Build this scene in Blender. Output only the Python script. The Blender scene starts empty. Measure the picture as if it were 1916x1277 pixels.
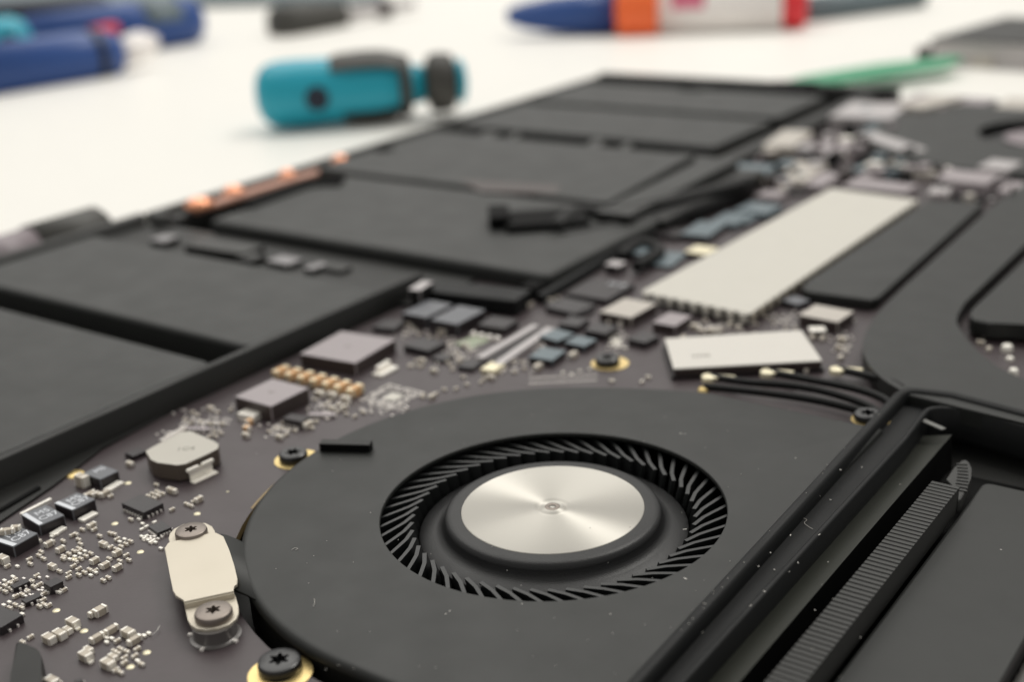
import bpy, bmesh, math, random
from mathutils import Vector, Matrix
random.seed(7)
SC = bpy.context.scene
COL = SC.collection

# ------------------------------------------------------------------ camera (1 unit = 1 cm; z = 0 is the top of the fan cover)
IMW, IMH, FPX = 1916, 1277, 2363.42
PITCH, ROLL, YAW, CZ = 0.36231749, -0.05888244, 0.64253048, 6.30938
FW = Vector((-math.sin(YAW)*math.cos(PITCH), math.cos(YAW)*math.cos(PITCH), -math.sin(PITCH)))
_r = Vector((math.cos(YAW), math.sin(YAW), 0)); _u = _r.cross(FW)
RT = math.cos(ROLL)*_r + math.sin(ROLL)*_u
UP = -math.sin(ROLL)*_r + math.cos(ROLL)*_u
cd = bpy.data.cameras.new('camera'); cam = bpy.data.objects.new('camera', cd); COL.objects.link(cam)
cam.matrix_world = Matrix(((RT.x, UP.x, -FW.x, 0), (RT.y, UP.y, -FW.y, 0), (RT.z, UP.z, -FW.z, CZ), (0, 0, 0, 1)))
cd.sensor_fit = 'HORIZONTAL'; cd.sensor_width = 36; cd.lens = FPX/IMW*36
cd.clip_start = 0.1; cd.clip_end = 2000
cd.dof.use_dof = True; cd.dof.focus_distance = 12.6; cd.dof.aperture_fstop = 0.188; cd.dof.aperture_blades = 0
SC.camera = cam
SC.render.resolution_x = 1024; SC.render.resolution_y = 683

# ------------------------------------------------------------------ light: soft room light and ceiling panels
w = bpy.data.worlds.new('World'); SC.world = w; w.use_nodes = True
bg = w.node_tree.nodes['Background']; bg.inputs[0].default_value = (1.0, 0.985, 0.945, 1); bg.inputs[1].default_value = 0.45
def lamp(name, d, dist, sx, sy, power, col):
    l = bpy.data.lights.new(name, 'AREA'); l.shape = 'RECTANGLE'; l.size = sx; l.size_y = sy; l.energy = power; l.color = col
    o = bpy.data.objects.new(name, l); COL.objects.link(o)
    p = Vector(d).normalized()*dist + Vector((-7, 10, 0)); o.location = p
    o.rotation_euler = (Vector((-7, 10, 0))-p).to_track_quat('-Z', 'Y').to_euler()
    return o
lamp('ceiling_panel', (.10, .58, .80), 230, 60, 60, 190000, (1, .975, .92))
lamp('ceiling_panel', (-.45, .25, .85), 250, 220, 220, 330000, (1, .98, .93))
lamp('far_fill_lamp', (-.62, .74, .52), 230, 190, 90, 40000, (1, .97, .92))  # added soft fill for light and reflections from ahead, not a known window
SC.view_settings.view_transform = 'Standard'; SC.view_settings.look = 'None'
SC.view_settings.exposure = 0; SC.view_settings.gamma = 1

# ------------------------------------------------------------------ plan coordinates read off the photograph on a level plane
ZN = {'p': (0, 0, 1), '1': (0, 840, 2.923), '2': (200, 600, 3.193), '3': (640, 520, 3.193), '4': (1100, 480, 3.193), '5': (680, 780, 2.661),
      '6': (1180, 680, 2.139), '7': (0, 340, 2.280), '8': (240, 900, 3.388), 'a': (0, 0, 1.996), 'b': (900, 0, 1.886), 'c': (240, 220, 3.09),
      'd': (700, 200, 2.395), 'e': (1300, 150, 3.11), 'f': (1480, 560, 3.757), 'g': (1660, 700, 4.91), 'h': (0, 1150, 5.635), 'i': (0, 860, 6.383), 'j': (760, 560, 6.385)}
def at(zone, x, y, z):
    ox, oy, s = ZN[zone]; px = ox+x/s; py = oy+y/s
    d = FW + RT*((px-IMW/2)/FPX) - UP*((py-IMH/2)/FPX)
    t = (z-CZ)/d.z
    return Vector((d.x*t, d.y*t, z))

# ------------------------------------------------------------------ materials
def mat(name, col, rough=.5, metal=0, spec=.5, bump=0, bscale=60, var=0, vscale=3, coat=0, sheen=0, aniso=0, wave=0):
    m = bpy.data.materials.new(name); m.use_nodes = True; nt = m.node_tree; b = nt.nodes['Principled BSDF']
    b.inputs['Base Color'].default_value = (*col, 1); b.inputs['Roughness'].default_value = rough; b.inputs['Metallic'].default_value = metal
    b.inputs['Specular IOR Level'].default_value = spec; b.inputs['Coat Weight'].default_value = coat
    if sheen: b.inputs['Sheen Weight'].default_value = sheen; b.inputs['Sheen Roughness'].default_value = .4
    tc = nt.nodes.new('ShaderNodeTexCoord')
    if bump:
        n = nt.nodes.new('ShaderNodeTexNoise'); n.inputs['Scale'].default_value = bscale; n.inputs['Detail'].default_value = 4
        bp = nt.nodes.new('ShaderNodeBump'); bp.inputs['Strength'].default_value = bump; bp.inputs['Distance'].default_value = .01
        nt.links.new(tc.outputs['Object'], n.inputs['Vector']); nt.links.new(n.outputs['Fac'], bp.inputs['Height']); nt.links.new(bp.outputs['Normal'], b.inputs['Normal'])
        if wave:
            nw = nt.nodes.new('ShaderNodeTexNoise'); nw.inputs['Scale'].default_value = .9; nw.inputs['Detail'].default_value = 3; bw = nt.nodes.new('ShaderNodeBump')
            bw.inputs['Strength'].default_value = wave; bw.inputs['Distance'].default_value = .12; nt.links.new(tc.outputs['Object'], nw.inputs['Vector'])
            nt.links.new(nw.outputs['Fac'], bw.inputs['Height']); nt.links.new(bw.outputs['Normal'], bp.inputs['Normal'])
        # fine variation of gloss
        mr = nt.nodes.new('ShaderNodeMapRange'); mr.inputs['To Min'].default_value = max(0, rough-.11); mr.inputs['To Max'].default_value = min(1, rough+.11)
        n3 = nt.nodes.new('ShaderNodeTexNoise'); n3.inputs['Scale'].default_value = 1.7; n3.inputs['Detail'].default_value = 6
        nt.links.new(tc.outputs['Object'], n3.inputs['Vector']); nt.links.new(n3.outputs['Fac'], mr.inputs['Value']); nt.links.new(mr.outputs[0], b.inputs['Roughness'])
    if var:
        n2 = nt.nodes.new('ShaderNodeTexNoise'); n2.inputs['Scale'].default_value = vscale; n2.inputs['Detail'].default_value = 5
        mx = nt.nodes.new('ShaderNodeMix'); mx.data_type = 'RGBA'
        mx.inputs[6].default_value = (*[c*(1-var) for c in col], 1); mx.inputs[7].default_value = (*[min(1, c*(1+var)) for c in col], 1)
        nt.links.new(tc.outputs['Object'], n2.inputs['Vector']); nt.links.new(n2.outputs['Fac'], mx.inputs[0]); nt.links.new(mx.outputs[2], b.inputs['Base Color'])
    return m
M = {}
M['cover'] = mat('black_painted_metal', (.0145, .0155, .0140), .50, spec=.44, bump=.10, bscale=90, var=.12, vscale=1.5)
M['battery'] = mat('black_pouch_film', (.019, .020, .0185), .52, spec=.46, wave=.22, bump=.10, bscale=30, var=.10)
M['tray'] = mat('black_moulded_plastic', (.011, .011, .010), .42, spec=.3, bump=.15, bscale=60)
M['frame'] = mat('satin_black_plastic', (.007, .0075, .0078), .5, spec=.2, bump=.25, bscale=50)
M['strip'] = mat('dark_olive_plastic', (.022, .0235, .018), .5, spec=.3, bump=.1)
M['rubber'] = mat('ribbed_rubber', (.030, .030, .028), .6, bump=.2, bscale=120)
M['deep'] = mat('inner_black', (.003, .003, .003), .7, spec=.1)
M['pcb'] = mat('plum_solder_mask', (.049, .036, .039), .42, spec=.5, bump=.12, bscale=25, var=.10, vscale=6)
M['pcbedge'] = mat('board_edge_brass', (.28, .20, .09), .4, metal=.3)
M['chip'] = mat('chip_epoxy', (.022, .017, .019), .42, bump=.2, bscale=150)
M['chiptop'] = mat('chip_epoxy_top', (.030, .026, .028), .42, bump=.2, bscale=150)
M['lav'] = mat('ferrite_grey_top', (.34, .30, .31), .45, bump=.1, bscale=60, var=.05)
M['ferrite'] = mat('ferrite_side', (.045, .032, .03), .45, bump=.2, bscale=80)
M['cream'] = mat('cream_ferrite_top', (.52, .48, .43), .5, bump=.1, bscale=60, var=.05)
M['grey_ind'] = mat('warm_grey_ferrite', (.50, .475, .42), .55, bump=.15, bscale=40, var=.05)
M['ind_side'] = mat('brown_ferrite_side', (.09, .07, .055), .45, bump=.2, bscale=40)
M['silver'] = mat('tinned_metal', (.96, .92, .84), .3, metal=.25, bump=.25, bscale=40)
M['solder'] = mat('bright_solder', (.94, .89, .84), .28, metal=.3, bump=.3, bscale=90)
M['gold'] = mat('gold_plating', (.78, .60, .27), .38, metal=.85, bump=.1)
M['pad'] = mat('pale_gold_pad', (.86, .79, .58), .45, metal=.5)
M['capbody'] = mat('capacitor_ceramic', (.50, .44, .36), .45, bump=.1, bscale=80)
M['captan'] = mat('tan_capacitor_ceramic', (.72, .42, .19), .45, bump=.1, bscale=60)
M['shield'] = mat('matte_nickel_shield', (.60, .575, .515), .55, metal=.0, bump=.06, bscale=25, var=.03)
M['shield2'] = mat('white_label_shield', (.66, .63, .58), .5, bump=.05, bscale=25, var=.02)
M['bracket'] = mat('brushed_nickel', (.58, .53, .44), .45, metal=.5, bump=.08, bscale=60, var=.03)
M['screw'] = mat('steel_screw', (.24, .205, .18), .38, metal=.6, bump=.12, bscale=60)
M['bscrew'] = mat('black_screw', (.014, .014, .015), .3, spec=.6, bump=.1)
M['hub'] = mat('dark_hub_plastic', (.015, .015, .0155), .42, spec=.35, bump=.28, bscale=70, var=.15, vscale=20)
M['blade'] = mat('fan_blade_plastic', (.009, .010, .010), .38, spec=.5, bump=.1)
M['print'] = mat('white_print', (.68, .70, .74), .5)
M['greytop'] = mat('shunt_grey_top', (.13, .135, .15), .4, bump=.1)
M['faint'] = mat('faint_engraving', (.20, .19, .16), .6)
M['table'] = mat('white_table', (.86, .84, .79), .42, spec=.3, bump=.02, bscale=4, var=.015, vscale=.05)
M['teal'] = mat('teal_plastic', (.01, .36, .48), .38, bump=.05)
M['grip'] = mat('dark_rubber_grip', (.05, .048, .042), .55, bump=.2)
M['blue'] = mat('blue_plastic', (.02, .07, .26), .4)
M['navy'] = mat('navy_plastic', (.008, .013, .03), .5)
M['orange'] = mat('orange_plastic', (.95, .16, .035), .4)
M['red'] = mat('red_plastic', (.75, .03, .04), .4)
M['white'] = mat('white_plastic', (.92, .87, .84), .4)
M['pink'] = mat('pink_print', (.70, .16, .26), .5)
M['green'] = mat('green_nylon', (.045, .34, .17), .4)
M['copper'] = mat('copper_contact', (.95, .42, .24), .3, metal=.75, bump=.2)
M['clip_grey'] = mat('grey_clip', (.27, .26, .265), .45, bump=.2)
M['steel_tab'] = mat('worn_steel_tab', (.16, .16, .15), .4, metal=.4, bump=.5, bscale=120)
M['copper_strip'] = mat('dull_copper_strip', (.60, .34, .26), .4, metal=.4, bump=.2)
M['chrome'] = mat('polished_standoff', (.16, .15, .145), .3, metal=.3, bump=.05)
M['case'] = mat('dark_aluminium_case', (.05, .05, .048), .5, metal=.0, spec=.3, bump=.08)
M['pale'] = mat('pale_grey_metal', (.50, .47, .47), .4, metal=.2, bump=.1)
M['bluegrey'] = mat('blue_grey_board_parts', (.13, .17, .19), .4, bump=.1)
M['mint'] = mat('pale_green_flux', (.30, .34, .24), .5)
M['cable'] = mat('black_cable_jacket', (.007, .007, .007), .5, spec=.2)
M['dust'] = mat('pale_dust', (.6, .58, .54), .8)
M['lavcable'] = mat('lavender_grey_flex', (.26, .22, .235), .45)
M['pinkprint'] = mat('faint_warm_print', (.062, .048, .045), .5)
# circular brushed aluminium of the hub disc
ANISO = .25
def disc_mat():
    m = bpy.data.materials.new('spun_aluminium'); m.use_nodes = True; nt = m.node_tree; b = nt.nodes['Principled BSDF']
    b.inputs['Base Color'].default_value = (.58, .56, .515, 1); b.inputs['Metallic'].default_value = 1; b.inputs['Roughness'].default_value = .57
    b.inputs['Anisotropic'].default_value = .88; b.inputs['Anisotropic Rotation'].default_value = ANISO
    tg = nt.nodes.new('ShaderNodeTangent'); tg.direction_type = 'RADIAL'; tg.axis = 'Z'
    nt.links.new(tg.outputs[0], b.inputs['Tangent'])
    tc = nt.nodes.new('ShaderNodeTexCoord'); sp = nt.nodes.new('ShaderNodeSeparateXYZ'); nt.links.new(tc.outputs['Object'], sp.inputs[0])
    cb = nt.nodes.new('ShaderNodeCombineXYZ'); ln = nt.nodes.new('ShaderNodeVectorMath'); ln.operation = 'LENGTH'
    nt.links.new(tc.outputs['Object'], ln.inputs[0]); nt.links.new(ln.outputs['Value'], cb.inputs[0])
    n = nt.nodes.new('ShaderNodeTexNoise'); n.inputs['Scale'].default_value = 120; n.inputs['Detail'].default_value = 3; nt.links.new(cb.outputs[0], n.inputs['Vector'])
    bp = nt.nodes.new('ShaderNodeBump'); bp.inputs['Strength'].default_value = .10; bp.inputs['Distance'].default_value = .003
    nt.links.new(n.outputs['Fac'], bp.inputs['Height']); nt.links.new(bp.outputs[0], b.inputs['Normal'])
    return m
M['disc'] = disc_mat()

# ------------------------------------------------------------------ builders
def link(name, me, parent=None, loc=(0, 0, 0), rz=0):
    o = bpy.data.objects.new(name, me); COL.objects.link(o); o.location = loc; o.rotation_euler = (0, 0, rz)
    if parent is not None: o.parent = parent
    return o
def tag(o, label=None, cat=None, group=None, kind=None):
    if label: o['label'] = label
    if cat: o['category'] = cat
    if group: o['group'] = group
    if kind: o['kind'] = kind
    return o
def thing(name, label, cat, loc=(0, 0, 0), group=None):
    o = bpy.data.objects.new(name, None); COL.objects.link(o); o.location = loc; o.empty_display_size = .2
    return tag(o, label, cat, group)
def mesh(name, bm, mats, smooth=False):
    bmesh.ops.recalc_face_normals(bm, faces=bm.faces[:])
    me = bpy.data.meshes.new(name); bm.to_mesh(me); bm.free()
    for m in (mats if isinstance(mats, (list, tuple)) else [mats]): me.materials.append(M[m] if isinstance(m, str) else m)
    if smooth:
        for p in me.polygons: p.use_smooth = True
    return me
def add_box(bm, c, s, mi=0, rz=0):
    x, y, z = c; a, b, h = s[0]/2, s[1]/2, s[2]/2; ca, sa = math.cos(rz), math.sin(rz); v = []
    for dz in (-h, h):
        for dx, dy in ((-a, -b), (a, -b), (a, b), (-a, b)): v.append(bm.verts.new((x+dx*ca-dy*sa, y+dx*sa+dy*ca, z+dz)))
    fs = [(0, 3, 2, 1), (4, 5, 6, 7), (0, 1, 5, 4), (1, 2, 6, 5), (2, 3, 7, 6), (3, 0, 4, 7)]
    out = [bm.faces.new([v[i] for i in f]) for f in fs]
    for f in out: f.material_index = mi
    return out
def add_prism(bm, pts, z0, z1, bev=0, mi=0, seg=2):
    """pts: plan outline; the top edge is rounded by bev"""
    vb = [bm.verts.new((p[0], p[1], z0)) for p in pts]; vt = [bm.verts.new((p[0], p[1], z1)) for p in pts]; n = len(pts)
    top = bm.faces.new(vt); bot = bm.faces.new(vb[::-1]); top.material_index = bot.material_index = mi
    for i in range(n):
        f = bm.faces.new((vb[i], vb[(i+1) % n], vt[(i+1) % n], vt[i])); f.material_index = mi
    if bev:
        es = list(top.edges)
        bmesh.ops.bevel(bm, geom=es, offset=bev, segments=seg, profile=.5, affect='EDGES', clamp_overlap=True)
    return top
def prism(name, pts, z0, z1, m, parent=None, bev=.02, seg=2, smooth=False):
    bm = bmesh.new(); add_prism(bm, pts, z0, z1, bev, 0, seg)
    c = (0, 0, 0)
    o = link(name, mesh(name, bm, m), parent, c)
    return o
def lathe(prof, seg=64, closed=False):
    """prof: (r, z) list"""
    bm = bmesh.new(); rings = []
    for r, z in prof:
        if r < 1e-6: rings.append([bm.verts.new((0, 0, z))])
        else: rings.append([bm.verts.new((r*math.cos(2*math.pi*i/seg), r*math.sin(2*math.pi*i/seg), z)) for i in range(seg)])
    for a, b in zip(rings[:-1], rings[1:]):
        for i in range(seg):
            j = (i+1) % seg
            if len(a) == 1 and len(b) > 1: bm.faces.new((a[0], b[i], b[j]))
            elif len(b) == 1 and len(a) > 1: bm.faces.new((a[i], b[0], a[j]))
            elif len(a) > 1: bm.faces.new((a[i], b[i], b[j], a[j]))
    return bm
def autosmooth(me, ang=35):
    for p in me.polygons: p.use_smooth = True
    bm = bmesh.new(); bm.from_mesh(me)
    for e in bm.edges:
        if len(e.link_faces) == 2 and e.calc_face_angle(0) > math.radians(ang): e.smooth = False
    bm.to_mesh(me); bm.free(); return me
def tube(name, pts, r, m, parent=None, n=10, flat=1.0, sub=6):
    """round (or flattened) tube along a smoothed path"""
    P = [Vector(p) for p in pts]; Q = []
    for i in range(len(P)-1):
        p0 = P[max(0, i-1)]; p1 = P[i]; p2 = P[i+1]; p3 = P[min(len(P)-1, i+2)]
        for k in range(sub):
            t = k/sub; Q.append(.5*((2*p1)+(-p0+p2)*t+(2*p0-5*p1+4*p2-p3)*t*t+(-p0+3*p1-3*p2+p3)*t**3))
    Q.append(P[-1]); bm = bmesh.new(); rings = []
    for i, q in enumerate(Q):
        d = (Q[min(i+1, len(Q)-1)]-Q[max(i-1, 0)]).normalized(); s = d.cross(Vector((0, 0, 1)))
        s = s.normalized() if s.length > 1e-4 else Vector((1, 0, 0)); u = s.cross(d).normalized()
        rings.append([bm.verts.new(q+s*r*math.cos(2*math.pi*k/n)+u*r*flat*math.sin(2*math.pi*k/n)) for k in range(n)])
    for a, b in zip(rings[:-1], rings[1:]):
        for k in range(n): bm.faces.new((a[k], b[k], b[(k+1) % n], a[(k+1) % n]))
    bm.faces.new(rings[0]); bm.faces.new(rings[-1][::-1])
    return link(name, mesh(name, bm, m, True), parent)
def bar_path(name, pts, wd, z0, z1, m, parent=None, bev=.015):
    """rectangular bar of width wd along a flat path, mitred"""
    P = [Vector((p[0], p[1])) for p in pts]; L = []; R = []
    for i, p in enumerate(P):
        d1 = (p-P[i-1]).normalized() if i else None; d2 = (P[i+1]-p).normalized() if i < len(P)-1 else None
        if d1 is None: d1 = d2
        if d2 is None: d2 = d1
        n1 = Vector((-d1.y, d1.x)); n2 = Vector((-d2.y, d2.x)); n = (n1+n2).normalized(); k = wd/2/max(.3, n.dot(n1))
        L.append(p+n*k); R.append(p-n*k)
    bm = bmesh.new(); ring = []
    for a, b in zip(L, R):
        d = (b-a).normalized()*bev
        ring.append([bm.verts.new(c) for c in ((a.x, a.y, z0), (a.x, a.y, z1-bev), (a.x+d.x, a.y+d.y, z1), (b.x-d.x, b.y-d.y, z1), (b.x, b.y, z1-bev), (b.x, b.y, z0))])
    for a, b in zip(ring[:-1], ring[1:]):
        for k in range(6): bm.faces.new((a[k], a[(k+1) % 6], b[(k+1) % 6], b[k]))
    bm.faces.new(ring[0]); bm.faces.new(ring[-1][::-1])
    return link(name, autosmooth(mesh(name, bm, m), 50), parent)
def rect_of(zone, quad, z):
    q = [at(zone, x, y, z) for x, y in quad]; c = sum(q, Vector())/4
    u = ((q[1]-q[0])+(q[2]-q[3]))/2; v = ((q[3]-q[0])+(q[2]-q[1]))/2
    return c, u.length, v.length, math.atan2(u.y, u.x)
def block_mesh(name, l, wd, h, top, side, bev):
    bm = bmesh.new(); f = add_box(bm, (0, 0, h/2), (l, wd, h), 1)[1]; f.material_index = 0
    if bev: bmesh.ops.bevel(bm, geom=[e for e in bm.edges if max(v.co.z for v in e.verts) > h*.5], offset=min(bev, l*.2, wd*.2, h*.4), segments=2, profile=.5, affect='EDGES', clamp_overlap=True)
    return mesh(name, bm, [top, side])
PZ = -0.18            # top of the circuit board
def block(name, zone, quad, h, top, side, parent, bev=.012, base=None, label=None, snap=None):
    """a component: quad = outline of its top face on the photograph, h = its height over base"""
    if base is None: base = PZ
    c, l, wd, a = rect_of(zone, quad, base+h)
    if snap is not None: a = snap
    o = link(name, block_mesh(name, l, wd, h, top, side, bev), parent, (c.x, c.y, base), a)
    if label: o['label'] = label
    return o, c, l, wd, a
def text(body, name, size, loc, rz, m, parent, align='CENTER'):
    cu = bpy.data.curves.new(name, 'FONT'); cu.body = body; cu.size = size; cu.align_x = align; cu.align_y = 'CENTER'; cu.extrude = .0008; cu.resolution_u = 2
    cu.materials.append(M[m]); tmp = bpy.data.objects.new(name, cu); COL.objects.link(tmp); me = bpy.data.meshes.new_from_object(tmp)
    bpy.data.objects.remove(tmp); bpy.data.curves.remove(cu)
    if not me.materials: me.materials.append(M[m])
    return link(name, me, parent, loc, rz)

# ================================================================== setting
TZ = -0.95
bm = bmesh.new(); add_box(bm, (-60, 60, TZ-1), (420, 420, 2))
tag(link('table_top', mesh('table_top', bm, 'table')), 'white table top under everything', kind='structure')

# ================================================================== laptop lower case
case = thing('laptop_case', 'dark lower case of the open laptop, copper contacts on its front rim', 'laptop case', (-20.9, 12.4, TZ))
def child(o, par):   # keep world coordinates
    o.parent = par; o.matrix_parent_inverse = Matrix.Translation(-Vector(par.location)); return o
X0, X1, Y0, Y1 = -20.9, -2.3, -3, 33.0
child(prism('base_plate', [(X0, Y0), (X1, Y0), (X1, 12), (4, 12), (4, Y1), (X0, Y1)], TZ+.02, -.62, 'case', bev=0), case)
child(bar_path('front_rim', [(X0+.08, Y0), (X0+.08, 15.6)], .20, -.61, .08, 'case', bev=.03), case)
child(bar_path('front_rim', [(X0+.08, 15.75), (X0+.08, Y1+.0)], .18, -.61, .06, 'case', bev=.03), case)
child(bar_path('far_rim', [(X0+.2, Y1), (-11.5, Y1)], .35, -.61, .16, 'tray', bev=.03), case)
child(bar_path('far_wall', [(-12.15, 23.6), (-12.15, Y1)], .5, -.61, .08, 'tray', bev=.05), case)
# copper contacts along the rim
cs = bar_path('contact_strip', [at('p', 362, 384, .12), at('p', 520, 335, .12), at('p', 668, 293, .12)], .22, -.05, .075, 'copper_strip', bev=.02); child(cs, case)
for px, py, r in ((372, 379, .30), (436, 356, .24), (537, 325, .20), (636, 298, .20)):
    p = at('p', px, py, .12); bm = lathe([(0, .16), (r*.6, .13), (r, .04), (r, -.03)], 20)
    child(link('contact_dome', mesh('contact_dome', bm, 'copper', True), None, (p.x, p.y, .075)), case)
child(bar_path('rim_ledge', [(X0+.45, 15.9), (X0+.45, 24.6)], .5, -.61, -.05, 'tray'), case)
for px, py, r in ((720, 292, .26), (300, 408, .2)):
    p = at('p', px, py, .0); bm = lathe([(0, .1), (r*.8, .1), (r, .0), (r, -.3)], 20)
    child(link('rubber_foot', mesh('rubber_foot', bm, 'deep' if px > 500 else 'case', True), None, (p.x, p.y, .10 if px > 500 else 0)), case)

# ================================================================== batteries
def cell(label, pts, z1, z0=-.6, bev=.08, m='battery'):
    c = Vector((sum(p[0] for p in pts)/len(pts), sum(p[1] for p in pts)/len(pts), z0))
    t = thing('battery_cell', label, 'battery', c, 'black battery cells laid in the laptop case')
    child(prism('pouch', pts, z0, z1, m, bev=bev, seg=4), t); return t
def rc(x0, y0, x1, y1, r=.12):
    out = []
    for cx, cy, a0 in ((x1-r, y1-r, 0), (x0+r, y1-r, 90), (x0+r, y0+r, 180), (x1-r, y0+r, 270)):
        for k in range(4):
            a = math.radians(a0+k*30); out.append((cx+r*math.cos(a), cy+r*math.sin(a)))
    return out
XT = -12.95
ca = cell('flat black battery cell in the near left corner of the laptop', rc(-20.4, -2.5, XT-.12, 10.55), .10)
cb = cell('flat black battery cell between the nearest cell and the gap with small grey clips', rc(-20.3, 11.2, XT-.12, 14.05), .10)
child(prism('seam_strip', rc(-20.4, 10.5, XT-.1, 11.45, .05), -.6, -.35, 'tray', bev=.02), ca)
cc = cell('large raised black battery cell right behind the gap, black connector tail on it', rc(-19.0, 15.75, -11.0, 19.75), .12, bev=.14)
cdl = cell('black battery cell with faint reddish print, behind the large raised cell', rc(-20.1, 19.9, -12.3, 24.15), .155)
child(prism('print_patch', [at('p', 860, 336, .16), at('p', 1050, 346, .16), at('p', 1040, 362, .16), at('p', 900, 358, .16)], .08, .159, 'pinkprint', bev=0), cdl)
ce = cell('farthest pair-front black battery cell beyond the strip of dark clips', rc(-20.3, 25.2, -12.9, 28.3), .10)
cf = cell('farthest black battery cell, against the far rim of the case', rc(-20.3, 28.6, -12.9, 31.6), .13)

# gaps between cells: clips and connectors
gap = thing('clip_strip', 'dark strip with pale clips beside the large raised battery cell', 'clip strip', (-16.5, 14.9, -.6))
child(prism('strip', rc(-20.6, 14.12, -12.4, 15.7, .05), -.6, -.12, 'tray', bev=.02), gap)
for q, z, m in (([(668, 225), (728, 232), (738, 256), (672, 246)], .0, 'clip_grey'), ([(835, 235), (1100, 270), (1060, 310), (830, 270)], .04, 'case'),
                ([(1172, 312), (1262, 328), (1258, 356), (1168, 336)], -.03, 'clip_grey'), ([(1332, 340), (1366, 348), (1366, 376), (1330, 368)], -.03, 'clip_grey'),
                ([(1400, 345), (1480, 360), (1475, 380), (1395, 365)], -.05, 'case'), ([(1040, 300), (1110, 310), (1100, 335), (1035, 325)], .0, 'case')):
    o, *_ = block('clip', '7', q, .3, m, 'tray', None, base=z-.3); child(o, gap)
gap2 = thing('clip_strip', 'blurred dark strip with grey clips in front of the two farthest cells', 'clip strip', (-16.5, 24.7, -.6))
child(prism('strip', rc(-20.4, 24.25, -12.3, 25.1, .05), -.6, -.1, 'deep', bev=.02), gap2)
for q, m in (([(465, 110), (530, 112), (530, 150), (465, 150)], 'case'), ([(960, 145), (1020, 145), (1015, 190), (955, 190)], 'case'), ([(1110, 160), (1150, 160), (1145, 195), (1105, 195)], 'case'),
             ([(600, 118), (635, 118), (635, 160), (600, 160)], 'case')):
    o, *_ = block('clip', 'd', q, .2, m, 'tray', None, base=-.15); child(o, gap2)
# dark bits on the far rim
for a, b in ((1290, 1330), (1440, 1520)):
    o, *_ = block('rim_clip', 'p', [(a, 150), (b, 152), (b, 166), (a, 164)], .3, 'deep', 'deep', None, base=-.12); child(o, case)

# the tray wall between batteries and board
wall = thing('battery_tray_wall', 'long black plastic tray wall between the left batteries and the circuit board', 'tray wall', (XT, 7, -.6))
child(bar_path('wall', [(XT+.22, -3), (XT+.12, 14.75)], .13, -.6, .20, 'tray', bev=.03), wall)
child(bar_path('lip', [(XT+.04, -3), (XT-.04, 14.75)], .10, -.6, .12, 'tray', bev=.03), wall)
child(prism('ledge', [(-12.72, -3), (-11.6, -3), (-11.75, 5.5), (-12.25, 7.35), (-12.6, 8.3), (-12.72, 9.5)], PZ-.05, PZ+.03, 'tray', bev=.015), wall)
child(bar_path('ledge_slot', [(-11.98, 5.2), (-12.32, 7.2)], .06, PZ, PZ+.06, 'deep', bev=.01), wall)
o, *_ = block('end_clip', 'p', [(775, 525), (797, 527), (799, 543), (778, 541)], .3, 'pale', 'tray', None, base=-.1); child(o, wall)
wall2 = thing('battery_tray_end', 'black block standing in front of the raised battery cell, above the small black chips', 'tray block', (-11.9, 15.2, -.6))
def blk(parent, name, zone, q, h, base, m, bev=.03, side=None):
    o, *_ = block(name, zone, q, h, m, side or m, None, bev=bev, base=base); child(o, parent); return o
blk(wall2, 'block', 'p', [(806, 520), (970, 545), (990, 560), (800, 546)], .58, -.5, 'frame')
w3 = thing('battery_tray_wall', 'black ridged tray wall running back beside the raised battery cell', 'tray wall', (-11, 17, -.6))
child(bar_path('wall', [at('p', 985, 540, .0), at('p', 1200, 415, .0)], .30, -.6, .02, 'deep', bev=.03), w3)
child(bar_path('ridge', [at('p', 1010, 560, -.1), at('p', 1235, 425, -.1)], .14, -.6, -.02, 'frame', bev=.03), w3)

# black connector tail and cable bundle
tail = thing('battery_connector', 'black plug with a short tail lying on the large raised battery cell', 'connector', (-12.5, 17.8, .14))
blk(tail, 'plug', 'p', [(912, 384), (950, 382), (955, 405), (915, 408)], .22, .13, 'deep')
blk(tail, 'tail', 'p', [(940, 394), (1110, 386), (1085, 412), (950, 426)], .12, .13, 'deep')
for k, (pts, r, lab) in enumerate(((((1040, 430), (1080, 400), (1150, 402), (1240, 385), (1400, 345)), .17, 'thick black cable looping off the battery connector towards the far fan'),
                            (((1050, 455), (1130, 440), (1200, 425), (1300, 395), (1395, 355)), .22, 'black cable low beside the blue-grey board parts'),
                            (((1075, 440), (1050, 425), (1080, 405), (1130, 412), (1120, 432), (1070, 452), (1040, 462)), .09, 'black wire loop folded in front of the grey slabs'),
                            (((1020, 500), (1090, 462), (1150, 432), (1230, 410)), .13, 'black cable edging the large raised battery cell'),
                            (((1160, 480), (1200, 455), (1235, 470), (1190, 500)), .1, 'small black wire curl behind the circuit board chips'))):
    o = tube('power_cable', [at('p', x, y, .15 if k == 0 else -.05) for x, y in pts], r, 'cable'); tag(o, lab, 'cable', 'black cables behind the board')
o = tube('shadow_lump', [at('p', x, y, .12) for x, y in ((455, 388), (520, 365), (580, 346), (640, 343))], .26, 'deep', flat=.5); tag(o, 'flattened black lump shaped as the shadow beside the copper contacts', 'cable')  # shadow next to the copper, put in as a dark flattened tube
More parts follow.
